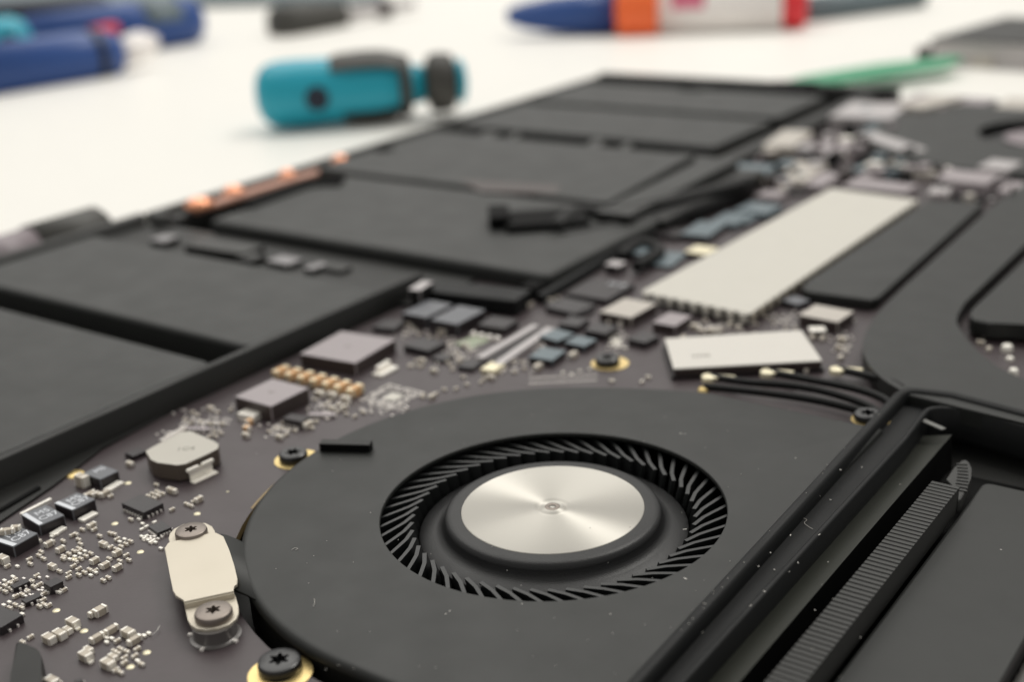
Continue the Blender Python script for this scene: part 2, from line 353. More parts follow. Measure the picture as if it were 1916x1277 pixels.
# grey slabs beside the pink-print cell
for q, z, lab in (([(1100, 372), (1265, 283), (1300, 288), (1130, 380)], .32, 'narrow grey slab nearest the reddish-print battery cell'),
                  ([(1120, 392), (1330, 290), (1375, 300), (1170, 405)], .30, 'wide grey slab between the battery cells and the black cable'),
                  ([(1180, 400), (1385, 305), (1410, 325), (1230, 415)], .12, 'low dark slab under the thick black cable')):
    c, l, wd, a = rect_of('p', q, z)
    t = link('cover_slab', block_mesh('cover_slab', l, wd, z+.6, 'battery' if z > .2 else 'tray', 'tray', .04), None, (c.x, c.y, -.6), a)
    tag(t, lab, 'slab', 'slabs beside the far cells')

# ================================================================== circuit board
FC = Vector((-6.76, 9.565, 0)); RO = 3.22
pcb = thing('circuit_board', 'plum coloured circuit board crowded with chips and capacitors around the cooling fan', 'circuit board', (-10, 9, PZ))
PB = Vector((-10, 9, PZ))
def P(o): o.parent = pcb; o.matrix_parent_inverse = Matrix.Translation(-PB); return o
pts = [(-12.72, -3), (-12.72, 33.2), (2, 33.2), (2, 14.6), (-4.62, 13.95), (-4.62, 13.12), (-6.3, 13.05)]
for k in range(0, 41):
    a = math.radians(92+k*4.6); pts.append((FC.x+3.34*math.cos(a), FC.y+3.34*math.sin(a)))
pts += [(-5.0, 5.0), (-5.0, -3)]
bm = bmesh.new(); vb = [bm.verts.new((x, y, PZ-.09)) for x, y in pts]; vt = [bm.verts.new((x, y, PZ)) for x, y in pts]
bm.faces.new(vt); bm.faces.new(vb[::-1]); n = len(pts)
for i in range(n): bm.faces.new((vb[i], vb[(i+1) % n], vt[(i+1) % n], vt[i])).material_index = 1
P(link('board', mesh('board', bm, ['pcb', 'pcbedge'])))
P(bar_path('edge_plating', [(FC.x+3.36*math.cos(math.radians(a)), FC.y+3.36*math.sin(math.radians(a))) for a in range(100, 206, 3)], .028, PZ-.02, PZ+.004, 'pcbedge', bev=.003))
def S(o, par):      # child of a part whose own placement is (location, z turn)
    o.parent = par; o.matrix_parent_inverse = (Matrix.Translation(par.location) @ Matrix.Rotation(par.rotation_euler.z, 4, 'Z')).inverted(); return o
bk = lambda name, zone, q, h, top, side, **k: (lambda r: (P(r[0]), r)[1])(block(name, zone, q, h, top, side, None, **k))
solder = bmesh.new()      # all the tiny pads and pins too small to pick apart
def pad(zone, x, y, l=.03, wd=.03, h=.012, rz=0):
    p = at(zone, x, y, PZ+h); add_box(solder, (p.x, p.y, PZ+h/2), (l, wd, h), 0, rz)
def pins(o, l, wd, h, a, sides='xXyY', pitch=.05, n=None):
    for s in sides:
        L = wd if s in 'xX' else l; k = max(2, int(L/pitch)-1)
        for i in range(k):
            t = (i-(k-1)/2)*pitch*(L/pitch-1)/max(1, k)
            dx, dy = ((l/2+.008)*(1 if s == 'X' else -1), t) if s in 'xX' else (t, (wd/2+.008)*(1 if s == 'Y' else -1))
            add_box(solder, (o.x+dx*math.cos(a)-dy*math.sin(a), o.y+dx*math.sin(a)+dy*math.cos(a), PZ+.014), (.02, .02, .028), 0, a)

# capacitors: shared meshes
CM = {}
def cap_mesh(kind):
    if kind in CM: return CM[kind]
    l, wd, h, body, end = {'b': (.135, .085, .075, 'capbody', 'silver'), 'm': (.10, .06, .055, 'capbody', 'silver'), 's': (.066, .034, .032, 'capbody', 'silver'),
                      'l': (.15, .058, .06, 'capbody', 'silver'), 't': (.05, .03, .025, 'silver', 'silver'), 'o': (.27, .125, .12, 'captan', 'pad'), 'y': (.10, .07, .07, 'captan', 'silver')}[kind]
    bm = bmesh.new(); e = l*(.30 if kind == 'o' else .24)
    add_box(bm, (0, 0, h/2-.001), (l-2*e, wd*.94, h*.95), 0)
    for s in (-1, 1):
        fs = add_box(bm, (s*(l/2-e/2), 0, h/2), (e, wd, h), 1)
        bmesh.ops.bevel(bm, geom=list({ed for f in fs for ed in f.edges}), offset=min(h, e)*.18, segments=1, affect='EDGES')
    CM[kind] = mesh('capacitor', bm, [body, end]); return CM[kind]
CAPH = {'b': .08, 'm': .06, 's': .035, 'l': .06, 't': .025, 'o': .12, 'y': .07}
def cap(zone, x, y, k='s', d='x', jit=1.2):
    p = at(zone, x, y, PZ+CAPH[k]*.7)
    return P(link('capacitor', cap_mesh(k), None, (p.x, p.y, PZ), (0 if d == 'x' else math.pi/2)+math.radians(random.uniform(-jit, jit))))
# lower cluster (zoom h)
for x, y, k, d in ((765, 75, 'b', 'x'), (712, 160, 'm', 'x'), (625, 200, 'b', 'x'), (515, 245, 'b', 'x'), (820, 150, 't', 'y'), (320, 235, 's', 'y'), (240, 290, 's', 'x'), (1170, 155, 'l', 'y'),
                   (1020, 240, 'l', 'y'), (1350, 185, 'b', 'x'), (1415, 265, 'l', 'y'), (930, 370, 'm', 'x'), (900, 425, 'b', 'x'), (960, 505, 't', 'y'), (1235, 275, 's', 'y'), (1125, 250, 't', 'x'), (1125, 295, 't', 'x'),
                   (1180, 255, 't', 'x'), (1270, 360, 's', 'x'), (1205, 385, 's', 'x'), (1240, 405, 's', 'x'), (1190, 445, 'm', 'x'), (1335, 390, 's', 'x'), (1310, 455, 's', 'y'), (1445, 360, 's', 'y'),
                   (1420, 435, 's', 'y'), (1310, 505, 's', 'y'), (1135, 510, 'b', 'x'), (1450, 490, 't', 'x'), (1490, 520, 's', 'x'), (1220, 585, 's', 'y'), (1270, 610, 's', 'x'), (545, 700, 'b', 'x'),
                   (620, 712, 's', 'x'), (1520, 225, 't', 'x'), (1570, 200, 't', 'x')): cap('h', x, y, k, d)
# middle-left cluster (zoom 1)
for x, y, k, d in ((520, 890, 'l', 'y'), (545, 880, 'b', 'y'), (40, 640, 's', 'y'), (95, 643, 't', 'x'), (165, 628, 's', 'x'), (160, 602, 's', 'y'), (213, 582, 's', 'x'), (238, 600, 's', 'x'), (225, 562, 's', 'x'),
                   (265, 515, 'm', 'y'), (213, 500, 's', 'x'), (330, 545, 'm', 'y'), (345, 600, 's', 'x'), (285, 640, 'm', 'x'), (325, 668, 's', 'x'), (375, 700, 's', 'y'), (375, 678, 's', 'y'),
                   (430, 655, 's', 'y'), (430, 688, 's', 'x'), (400, 640, 's', 'y'), (436, 556, 's', 'y'), (440, 520, 's', 'x'), (430, 495, 's', 'x'), (415, 465, 's', 'x'), (450, 440, 's', 'x'), (395, 470, 's', 'y'),
                   (500, 415, 'm', 'y'), (515, 440, 's', 'y'), (545, 475, 's', 'x'), (565, 518, 'm', 'x'), (605, 537, 's', 'y'), (625, 465, 's', 'x'), (640, 492, 's', 'y'), (603, 460, 's', 'x'), (640, 565, 'm', 'y'),
                   (597, 600, 's', 'x'), (573, 632, 'm', 'y'), (515, 607, 'm', 'y'), (550, 640, 't', 'x'), (520, 665, 's', 'y'), (640, 645, 'm', 'y'), (690, 580, 's', 'y'), (705, 607, 's', 'x'), (655, 612, 's', 'x'),
                   (35, 742, 's', 'y'), (60, 727, 's', 'y'), (83, 710, 's', 'x'), (200, 692, 's', 'y'), (175, 722, 's', 'x'), (85, 805, 's', 'y'), (120, 795, 's', 'x'), (150, 775, 's', 'x'), (185, 752, 's', 'x'),
                   (215, 740, 's', 'y'), (235, 825, 's', 'y'), (215, 860, 's', 'x'), (240, 850, 's', 'x'), (265, 855, 's', 'y'), (350, 770, 's', 'y'), (325, 785, 't', 'x'), (240, 790, 's', 'y'), (70, 700, 't', 'x'),
                   (855, 195, 's', 'x'), (865, 245, 's', 'y'), (940, 225, 'l', 'x'), (940, 330, 's', 'y'), (1020, 300, 's', 'x'), (1045, 310, 's', 'x'), (1085, 272, 'm', 'y'), (1060, 285, 's', 'y'), (715, 385, 's', 'x'), (760, 385, 't', 'x'),
                   (845, 402, 't', 'y'), (710, 78, 'm', 'x'), (575, 240, 'l', 'y'), (500, 248, 'm', 'x'), (605, 258, 's', 'y')): cap('1', x, y, k, d)
for x, y in ((780, 410), (800, 425), (775, 440), (790, 490), (810, 500), (825, 510), (840, 500), (775, 480), (880, 545), (800, 478), (850, 512)): cap('1', x, y, 't', random.choice('xy'))
# the orange-tan capacitor row
for x, y in ((1040, 300), (1112, 316), (1186, 334), (1260, 352), (1333, 371), (1405, 390), (1480, 410)):
    c = cap('2', x, y, 'o', 'y', 1); c['label'] = 'tan capacitor in the row of seven between the two grey square inductors'
for x, y in ((1270, 430), (1345, 440), (1425, 462)): cap('2', x, y, 'b', 'x')
for x, y, k in ((1240, 470, 's'), (1305, 500, 's'), (1330, 480, 's'), (1345, 520, 'm'), (1385, 500, 's'), (1415, 515, 'm'), (1440, 490, 's'), (1380, 540, 's'), (1430, 555, 's'), (1480, 570, 's'), (1530, 545, 's'),
                (690, 615, 's'), (740, 530, 's'), (540, 560, 's'), (510, 545, 's'), (620, 520, 'm'), (660, 545, 's'), (470, 590, 's'), (500, 610, 's'), (560, 600, 's'), (620, 615, 's'), (600, 650, 's'),
                (640, 665, 's'), (680, 670, 's'), (650, 690, 's'), (610, 690, 's'), (830, 680, 'm'), (850, 600, 'y'), (835, 640, 'y'), (970, 660, 's'), (1010, 640, 's'), (1030, 690, 'm'), (1070, 680, 's'),
                (1200, 615, 'b'), (1225, 640, 's'), (1250, 600, 's'), (1850, 240, 's'), (1880, 270, 's'), (1820, 265, 's'), (1890, 440, 's'), (710, 300, 's')): cap('2', x, y, k, random.choice('xy'))
# zoom 3 small parts
for x, y, k in ((405, 525, 's'), (455, 525, 's'), (480, 490, 'm'), (550, 550, 'm'), (400, 275, 'm'), (430, 300, 's'), (380, 330, 's'), (460, 335, 's'), (520, 350, 's'), (600, 315, 'b'), (570, 350, 's'), (640, 395, 's'), (490, 375, 's'),
                (640, 460, 's'), (690, 450, 's'), (735, 400, 'm'), (760, 430, 's'), (650, 520, 's'), (660, 545, 's'), (700, 490, 'm'), (630, 500, 's'), (725, 590, 's'), (830, 620, 's'), (850, 600, 's'), (890, 590, 'm'),
                (745, 635, 's'), (480, 710, 's'), (535, 705, 'm'), (560, 690, 's'), (610, 665, 's'), (680, 660, 's'), (1025, 500, 's'), (1030, 560, 's'), (1080, 500, 's'), (1090, 540, 's'), (1145, 390, 's'), (1180, 370, 's'),
                (1610, 615, 's'), (1790, 620, 's'), (1830, 590, 's'), (1250, 130, 'm'), (1290, 115, 's'), (1115, 155, 'b'), (1620, 250, 'm'), (1680, 260, 'm'), (1320, 565, 't'), (1370, 575, 't'), (1420, 555, 't'), (1480, 545, 't')):
    cap('3', x, y, k, random.choice('xy'))
for k in range(26): cap('3', 1640+random.gauss(0, 26), 380+random.gauss(0, 38)-0*k, 't', random.choice('xy'))
for cx, cy, nx, ny in ((455, 590, 3, 4), (120, 880, 4, 2), (560, 700, 4, 2), (345, 500, 3, 3), (880, 260, 2, 3), (690, 530, 2, 4), (60, 760, 3, 3)):     # small ordered rows
    c_ = at('1', cx, cy, PZ)
    for i in range(nx):
        for j in range(ny):
            if random.random() < .8: P(link('capacitor', cap_mesh('s' if (i+cx) % 3 else 't'), None, (c_.x+(i-nx/2)*.10, c_.y+(j-ny/2)*.062, PZ), 0))
# black chips
def chip(zone, q, h=.07, top='chip', side='chip', name='chip', sides='xXyY', label=None, pitch=.05, pin=True):
    o, c, l, wd, a = bk(name, zone, q, h, top, side, bev=.006, label=label)
    if pin: pins(c, l, wd, h, a, sides, pitch)
    return o
chip('1', [(658, 300), (760, 255), (905, 290), (790, 350)], .085, 'chiptop', pitch=.045)
chip('1', [(795, 430), (880, 400), (945, 425), (875, 458)], .06, 'chiptop', pitch=.03)
chip('1', [(55, 745), (140, 712), (165, 722), (75, 768)], .05)
chip('1', [(235, 735), (300, 705), (350, 722), (275, 760)], .09)
chip('1', [(115, 825), (200, 790), (232, 800), (140, 848)], .05)
chip('1', [(-140, 930), (-20, 850), (130, 910), (5, 975)], .09, 'chiptop', pitch=.07, label='plum-black chip at the left edge of the photograph')
chip('2', [(1060, 575), (1110, 550), (1200, 580), (1150, 615)], .10, label='tiny black transistor with bright solder legs')
chip('2', [(110, 790), (190, 755), (235, 780), (150, 815)], .06, pin=False)
chip('h', [(775, 700), (845, 672), (890, 700), (800, 730)], .06)
chip('2', [(1230, 545), (1245, 530), (1340, 565), (1325, 590)], .04, 'lav')
chip('2', [(490, 635), (510, 620), (595, 650), (580, 668)], .04, 'lav', name='ribbon_socket')
# three-terminal parts solder blobs
for x, y in ((1050, 640), (1085, 650), (1125, 655), (1055, 610), (1090, 600), (1130, 620), (1215, 605), (1210, 625)): cap('2', x, y, 's', 'x')
# inductors
def solder_tab(zone, q, h=.03, base=PZ, label=None):
    o, *_ = block('terminal', zone, q, h, 'silver', 'silver', None, bev=.008, base=base); P(o); return o
h1 = .22; poly = [at('2', x, y, PZ+h1) for x, y in ((232, 782), (262, 762), (440, 668), (500, 662), (640, 722), (668, 742), (662, 768), (600, 800), (470, 858), (420, 866), (300, 850), (262, 832))]
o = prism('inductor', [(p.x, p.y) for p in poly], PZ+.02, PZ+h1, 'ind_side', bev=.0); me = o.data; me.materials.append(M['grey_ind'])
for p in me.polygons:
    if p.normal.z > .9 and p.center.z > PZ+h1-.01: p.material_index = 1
P(o); o['label'] = 'tall warm-grey eight-sided inductor with bright metal terminals'
ind1 = o
c0 = sum(poly, Vector())/len(poly)
t = text('1C4', 'engraving', .13, (0, 0, 0), 0, 'faint', None); t.location = at('2', 470, 768, PZ+h1+.001); t.rotation_euler = (0, 0, math.radians(38)); S(t, ind1)
a1 = at('2', 508, 968, PZ+.02); b1 = at('2', 655, 900, PZ+.02); dr = (b1-a1); an = math.atan2(dr.y, dr.x); nrm = Vector((dr.y, -dr.x, 0)).normalized()
bm = bmesh.new(); add_box(bm, ((a1+b1)/2).to_tuple()[:2]+(PZ+.012,), (dr.length, .09, .024), 0, an)
q = (a1+b1)/2-nrm*.05; add_box(bm, (q.x, q.y, PZ+.08), (dr.length*.92, .02, .14), 0, an)
for f0, f1 in ((-.06, .42), (.52, 1.0)):
    q = a1+dr*((f0+f1)/2)-nrm*.035; add_box(bm, (q.x, q.y, PZ+.155), (dr.length*(f1-f0), .05, .04), 0, an)
bmesh.ops.bevel(bm, geom=bm.edges[:], offset=.008, segments=2, affect='EDGES')
S(link('terminal', mesh('terminal', bm, 'silver')), ind1)
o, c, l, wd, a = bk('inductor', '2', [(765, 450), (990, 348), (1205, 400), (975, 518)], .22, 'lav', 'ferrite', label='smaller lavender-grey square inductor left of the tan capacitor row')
t = text('R', 'engraving', .10, (c.x, c.y, PZ+.2212), a, 'faint', None); S(t, o); ind2 = o
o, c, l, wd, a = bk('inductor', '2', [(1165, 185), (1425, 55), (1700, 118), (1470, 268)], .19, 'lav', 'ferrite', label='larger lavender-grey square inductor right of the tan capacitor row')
t = text('R', 'engraving', .12, (c.x, c.y, PZ+.1912), a, 'faint', None); S(t, o); ind3 = o
solder_tab('2', [(1605, 310), (1700, 258), (1730, 280), (1620, 335)], .035)
solder_tab('2', [(1608, 275), (1680, 232), (1690, 240), (1620, 285)], .10)
solder_tab('2', [(805, 520), (905, 540), (905, 575), (805, 555)], .09)
# sense resistors with white print
def shunt(zone, q, h, lines, term=None, stripe=True, label=None):
    o, c, l, wd, a = bk('sense_resistor', zone, q, h, 'greytop', 'chip', label=label)
    u = Vector((math.cos(a), math.sin(a), 0)); v = Vector((-math.sin(a), math.cos(a), 0)); z = PZ+h+.001
    # text reads along u
    for i, s in enumerate(lines):
        pos = c+v*(wd*(.16-.34*i))+u*(l*.10); t = text(s, 'marking', min(l, wd)*.44, (pos.x, pos.y, z), a, 'print', None); S(t, o)
    if stripe:
        pos = c-u*(l*.40); bm = bmesh.new(); add_box(bm, (0, 0, .001), (l*.17, wd*.94, .002)); S(link('polarity_stripe', mesh('polarity_stripe', bm, 'print'), None, (pos.x, pos.y, z-.001), a), o)
    if term:
        solder_tab(zone, term, .03)
    return o
sh = .13
shunt('i', [(-60, 935), (190, 790), (450, 885), (105, 1070)], sh, ['M5', 'C87'], None, label='black sense resistor with pale marking at the left edge of the photograph')
shunt('i', [(225, 670), (540, 545), (785, 655), (490, 785)], sh, ['M5', 'C87'], [(590, 880), (740, 790), (800, 810), (640, 905)], label='second black sense resistor from the left, beside a bright terminal')
shunt('i', [(640, 525), (930, 388), (1130, 475), (865, 612)], sh, ['M5', 'C87'], [(930, 710), (1100, 615), (1180, 635), (990, 735)], label='third black sense resistor from the left')
shunt('i', [(985, 165), (1180, 75), (1450, 118), (1195, 240)], sh, ['M5'], [(1240, 350), (1400, 245), (1480, 270), (1290, 375)], stripe=False, label='last black sense resistor of the row, beside the cream capacitor')
o, *_ = block('terminal', 'i', [(235, 640), (600, 455), (615, 470), (255, 655)], .04, 'silver', 'silver', None, base=PZ+.06, bev=.005); P(o)
for x, y, k in ((190, 820, 'm'), (90, 860, 'l'), (30, 870, 'm')):
    p = at('i', x, y, PZ+sh+.03); P(link('capacitor', cap_mesh(k), None, (p.x, p.y, PZ+sh+.002), math.radians(40)))
c = cap('i', 985, 270, 'b', 'x'); c.scale = (1.25, 1.2, 1.9)
cap('i', 1070, 410, 'l', 'y'); cap('i', 1180, 410, 'm', 'x'); cap('i', 30, 1180, 'b', 'x')
p = at('i', 900, 165, PZ+.02); bm = lathe([(0, .02), (.09, .02), (.11, 0)], 24); P(link('brass_pad', mesh('brass_pad', bm, 'gold', True), None, (p.x, p.y, PZ)))
# black blocks and chips behind the board's middle (zoom 3, zoom 4)
B3 = [([(360, 208), (520, 130), (660, 158), (500, 238)], .20, 'greytop', 'tall black block with grey top, left of the pair near the tray block'), ([(540, 242), (710, 158), (845, 195), (675, 285)], .20, 'greytop', 'tall black block with grey top, right of the pair near the tray block'),
      ([(190, 285), (260, 240), (370, 260), (300, 315)], .08, 'chiptop', None), ([(370, 400), (480, 350), (615, 385), (510, 440)], .10, 'chiptop', None), ([(700, 520), (760, 478), (820, 505), (770, 550)], .06, 'chiptop', None),
      ([(820, 270), (900, 225), (1050, 250), (960, 310)], .12, 'chiptop', None), ([(1130, 460), (1215, 405), (1320, 440), (1240, 505)], .10, 'bluegrey', None), ([(1345, 375), (1420, 340), (1510, 370), (1430, 420)], .10, 'bluegrey', None),
      ([(1190, 340), (1290, 300), (1380, 335), (1270, 385)], .10, 'bluegrey', None), ([(1300, 265), (1370, 225), (1470, 245), (1400, 300)], .10, 'chiptop', None), ([(1460, 300), (1530, 265), (1640, 290), (1560, 345)], .12, 'chiptop', None),
      ([(1715, 355), (1800, 320), (1890, 345), (1800, 395)], .10, 'chiptop', None), ([(1210, 170), (1330, 120), (1520, 150), (1400, 215)], .09, 'chiptop', None), ([(540, 470), (600, 445), (660, 465), (600, 500)], .05, 'chiptop', None)]
for q, h, m, lab in B3: bk('chip', '3', q, h, m, 'chip', label=lab)
for x, y in ((1170, 525), (1380, 455)): c = cap('3', x, y, 'b', 'y')
bk('chip', 'd', [(860, 830), (985, 765), (1170, 790), (1040, 870)], .10, 'chip', 'chip', label='large flat black chip left of the cream shield')
t = text('2018', 'marking', .16, at('d', 1088, 795, PZ+.102), 0.05, 'print', None); P(t)
bk('chip', 'd', [(740, 885), (840, 860), (1000, 905), (910, 930)], .06, 'chiptop', 'chip')
bk('flux_patch', '3', [(680, 390), (820, 330), (900, 365), (760, 425)], .01, 'mint', 'mint')
for k in range(4):
    p = at('3', 785+k*48, 335+k*9, PZ+.04); bm = lathe([(0, .08), (.04, .06), (.055, .02), (.05, 0)], 14); P(link('solder_ball', mesh('solder_ball', bm, 'solder', True), None, (p.x, p.y, PZ)))
# long connector: two bright bars
for q in ([(800, 470), (1140, 275), (1175, 285), (840, 480)], [(905, 505), (1225, 290), (1265, 300), (950, 520)]):
    bk('connector_bar', '3', q, .08, 'pale', 'pale', label='long pale metal connector bar' )
bk('connector_base', '3', [(820, 490), (1180, 290), (1230, 298), (900, 505)], .04, 'chip', 'chip')
bk('connector_end', '3', [(830, 540), (900, 495), (970, 515), (900, 560)], .07, 'pad', 'pad')
# inductors / cream parts in zoom 4
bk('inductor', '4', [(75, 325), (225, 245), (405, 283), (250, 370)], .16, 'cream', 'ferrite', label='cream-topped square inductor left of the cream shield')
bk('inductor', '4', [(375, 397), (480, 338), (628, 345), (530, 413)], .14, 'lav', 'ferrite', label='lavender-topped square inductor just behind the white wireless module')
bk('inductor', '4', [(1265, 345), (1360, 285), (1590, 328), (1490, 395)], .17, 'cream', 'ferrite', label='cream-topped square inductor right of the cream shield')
bk('chip', '4', [(1165, 255), (1240, 230), (1320, 262), (1240, 290)], .10, 'greytop', 'chip')
bk('chip', '4', [(255, 490), (330, 455), (430, 480), (340, 520)], .06, 'chiptop', 'chip')
bk('terminal', '4', [(1320, 420), (1420, 415), (1420, 445), (1320, 445)], .10, 'silver', 'ferrite')
for x, y, k in ((130, 385, 'm'), (205, 385, 'b'), (640, 415, 'b'), (680, 440, 'm'), (740, 440, 'b'), (790, 440, 'm'), (850, 400, 'm'), (900, 420, 'm'), (700, 380, 's'), (1000, 400, 's'), (1070, 360, 's'), (1110, 390, 's'),
                (1340, 480, 'm'), (1400, 485, 'm'), (1520, 490, 'b'), (1500, 540, 'm'), (1540, 560, 's'), (1580, 380, 's'), (1180, 425, 's'), (1240, 430, 's'), (570, 480, 'm'), (360, 720, 's'), (325, 745, 's'), (145, 742, 's'),
                (950, 690, 's'), (1310, 675, 'm'), (1510, 600, 'm'), (980, 370, 'm')): cap('4', x, y, k, random.choice('xy'))
# cream shield with toothed near edge
sz = PZ+.20
A, B_, C_, D_ = at('p', 1200, 545, sz), at('p', 1403, 587, sz), at('p', 1718, 374, sz), at('p', 1555, 352, sz)
top = []
nT = 9
xa, xb, yb = -9.35, -7.36, 15.55
A = Vector((A.x, A.y, 0)); B_ = Vector((B_.x, B_.y, 0))
o = prism('shield_can', [(p.x, p.y) for p in (A, B_, C_, D_)], sz-.03, sz, 'shield', bev=.012); P(o); o['label'] = 'long cream shield can with a toothed near edge'
for i in range(nT):
    t0 = (i+.5)/nT; q = A.lerp(B_, t0); ang = math.atan2((B_-A).y, (B_-A).x); bm = bmesh.new(); add_box(bm, (0, 0, 0), ((B_-A).length/nT*.55, .05, .13)); add_box(bm, (0, -.02, .06), ((B_-A).length/nT*.6, .06, .02))
    P(link('shield_tooth', mesh('shield_tooth', bm, 'shield'), None, (q.x, q.y, sz-.085), ang))
for i in range(26):
    t0 = (i+.5)/26; q = B_.lerp(Vector((C_.x, C_.y, 0)), t0); bm = bmesh.new(); add_box(bm, (0, 0, 0), (.03, .14, .12)); P(link('shield_tooth', mesh('shield_tooth', bm, 'bracket'), None, (q.x, q.y, sz-.08), 0))
# screw pads
ring_prof = lambda r0, r1, h: [(r0, 0), (r0, h), (r1, h), (r1, 0), (r0, 0)]
SCR = [('p', 548, 846, .235, 'black screw in a gold ring beside the upper left edge of the fan cover'), ('p', 522, 1234, .25, 'black screw in a gold ring at the bottom, below the metal bracket'),
       ('p', 1624, 772, .2, 'black screw by the right corner of the fan cover, under the antenna cables'), ('p', 1136, 668, .23, 'black screw in a gold ring between the fan and the small chips')]
# solder pad grid, unpopulated chip
ctr = at('2', 1700, 455, PZ)
bk('bare_pad', '2', [(1650, 460), (1710, 425), (1770, 450), (1705, 485)], .006, 'shield', 'pad', label='bare tinned square pad amid tiny pads')
for i in range(-6, 7):
    for j in range(-6, 7):
        if max(abs(i), abs(j)) >= 4 and random.random() < .85: add_box(solder, (ctr.x+i*.048, ctr.y+j*.048, PZ+.006), (.028, .026, .012))
for i in range(24):
    for y0 in (600, 632):
        pad('3', 1125+i*17, y0+i*-.9, .012, .05, .008)
seen = set()
for zone, cx, cy, sx, sy, n in (('1', 830, 495, 30, 12, 10), ('1', 180, 770, 60, 25, 14), ('2', 570, 600, 80, 35, 34), ('2', 400, 680, 60, 12, 6), ('2', 1330, 520, 60, 25, 16), ('2', 1650, 530, 70, 20, 18), ('2', 1010, 660, 50, 20, 10),
                                ('3', 700, 440, 60, 40, 26), ('3', 420, 310, 50, 30, 18), ('3', 1000, 520, 50, 30, 10), ('3', 1160, 410, 30, 20, 8), ('4', 800, 420, 110, 20, 24), ('4', 1180, 380, 60, 40, 18), ('4', 170, 480, 30, 50, 24), ('4', 1520, 520, 30, 50, 14)):
    for k in range(int(n*2.2)):
        p = at(zone, cx+random.gauss(0, sx), cy+random.gauss(0, sy), PZ); key = (round(p.x/.062), round(p.y/.048))
        if key in seen: continue
        seen.add(key); hh = random.choice((.008, .02, .026)); add_box(solder, (key[0]*.062, key[1]*.048, PZ+hh/2), (.040, .021, hh))
for i in range(9): pad('2', 330+i*17, 712-i*9.5, .07, .028, .05)
so = link('solder_pads', mesh('solder_pads', solder, 'solder')); tag(so, kind='stuff'); P(so)
# gold test points
for x, y in ((768, 567), (308, 888), (460, 1000), (803, 1118), (713, 1197), (628, 412), (1078, 358), (402, 605), (700, 190), (1245, 237), (1070, 1060)):
    p = at('1', x, y, PZ); s = .035 if (x, y) not in ((1245, 237), (1070, 1060)) else .012
    bm = lathe([(0, .006), (s, .006), (s*1.1, 0)], 16); P(link('test_point', mesh('test_point', bm, 'pad', True), None, (p.x, p.y, PZ)))

# screws with six-lobe recess
def screw_mesh(r, h, rec, m, lobes=6):
    N = 72; bm = bmesh.new()
    def star(a): return rec*(.78+.22*math.cos(lobes*a))
    def ring(f, z): return [bm.verts.new((f(2*math.pi*i/N)*math.cos(2*math.pi*i/N), f(2*math.pi*i/N)*math.sin(2*math.pi*i/N), z)) for i in range(N)]
    R = [ring(lambda a: r*.94, -.3*h), ring(lambda a: r, 0), ring(lambda a: r, h*.6), ring(lambda a: r*.95, h*.88), ring(lambda a: r*.85, h), ring(star, h), ring(lambda a: star(a)*.96, h*.25)]
    for a, b in zip(R[:-1], R[1:]):
        for i in range(N): bm.faces.new((a[i], a[(i+1) % N], b[(i+1) % N], b[i]))
    bm.faces.new(R[-1])
    return autosmooth(mesh('screw_head', bm, m), 30)
def screw(px, py, z, r, h, rec, m, label, name='screw', ring=None, tilt=0):
    p = at('p', px, py, z+h)
    t = thing(name, label, 'screw', (p.x, p.y, z), None)
    hd = link('head', screw_mesh(r, h, rec, m), t)
    bm = lathe([(0, -.25), (r*.45, -.25), (r*.45, .0), (0, 0)], 16); link('shank', mesh('shank', bm, m), t, (0, 0, -.002))
    hd.rotation_euler = (0, 0, random.uniform(0, 1)); return p
for (z_, px, py, r, lab) in SCR:
    if px == 1624: zz = -.06
    else: zz = PZ+.02
    p = screw(px, py, zz, {548: .17, 522: .192, 1624: .16, 1136: .17}[px], .085, .095, 'bscrew', lab)
    bm = lathe(ring_prof(r*.55, r*1.13, .008), 48); g = P(link('ring_pad', mesh('ring_pad', bm, 'gold'), None, (p.x+(.03 if px != 522 else .05), p.y+(.02 if px != 522 else -.05), PZ if px != 1624 else -.075)))

# ================================================================== fan
fan = thing('cooling_fan', 'large near cooling fan with black cover, curved blades and spun metal hub disc', 'fan', (FC.x, FC.y, -.6))
RH = 1.80
def outer(th):
    d = math.degrees(th) % 360; d = d-360 if d > 180 else d
    if -90 <= d <= 90:
        c, s = math.cos(th), math.sin(th); v = []
        if c > 1e-3: v.append(2.26/c)
        if abs(s) > 1e-3: v.append(3.46/abs(s) if s > 0 else 3.22/abs(s))
        return min(v)
    if 90 < d < 118:
        t = (d-90)/28; return 3.46*(1-t)**2+3.22*(1-(1-t)**2)
    return RO
angs = sorted(set([i*360/180 for i in range(180)]+[math.degrees(math.atan2(3.46, 2.26)), math.degrees(math.atan2(-3.22, 2.26))+360]))
def ringset(specs, m, name, parent):
    """specs: list of (function angle -> radius, z)"""
    bm = bmesh.new(); R = []
    for f, z in specs: R.append([bm.verts.new((f(math.radians(a))*math.cos(math.radians(a)), f(math.radians(a))*math.sin(math.radians(a)), z)) for a in angs])
    n = len(angs)
    for a, b in zip(R[:-1], R[1:]):
        for i in range(n): bm.faces.new((a[i], a[(i+1) % n], b[(i+1) % n], b[i]))
    o = link(name, autosmooth(mesh(name, bm, m), 40), parent, (0, 0, .6)); return o
K = lambda r: (lambda a: r)
OF = lambda d: (lambda a: outer(a)-d)
ringset([(K(RH+.012), -.05), (K(RH), -.045), (K(RH), -.008), (K(RH+.008), 0), (OF(.075), 0), (OF(.045), -.006), (OF(.018), -.022), (OF(.004), -.045), (OF(0), -.075), (OF(0), -.10), (OF(.03), -.10), (OF(.05), -.055), (K(RH+.012), -.05)], 'cover', 'cover', fan)
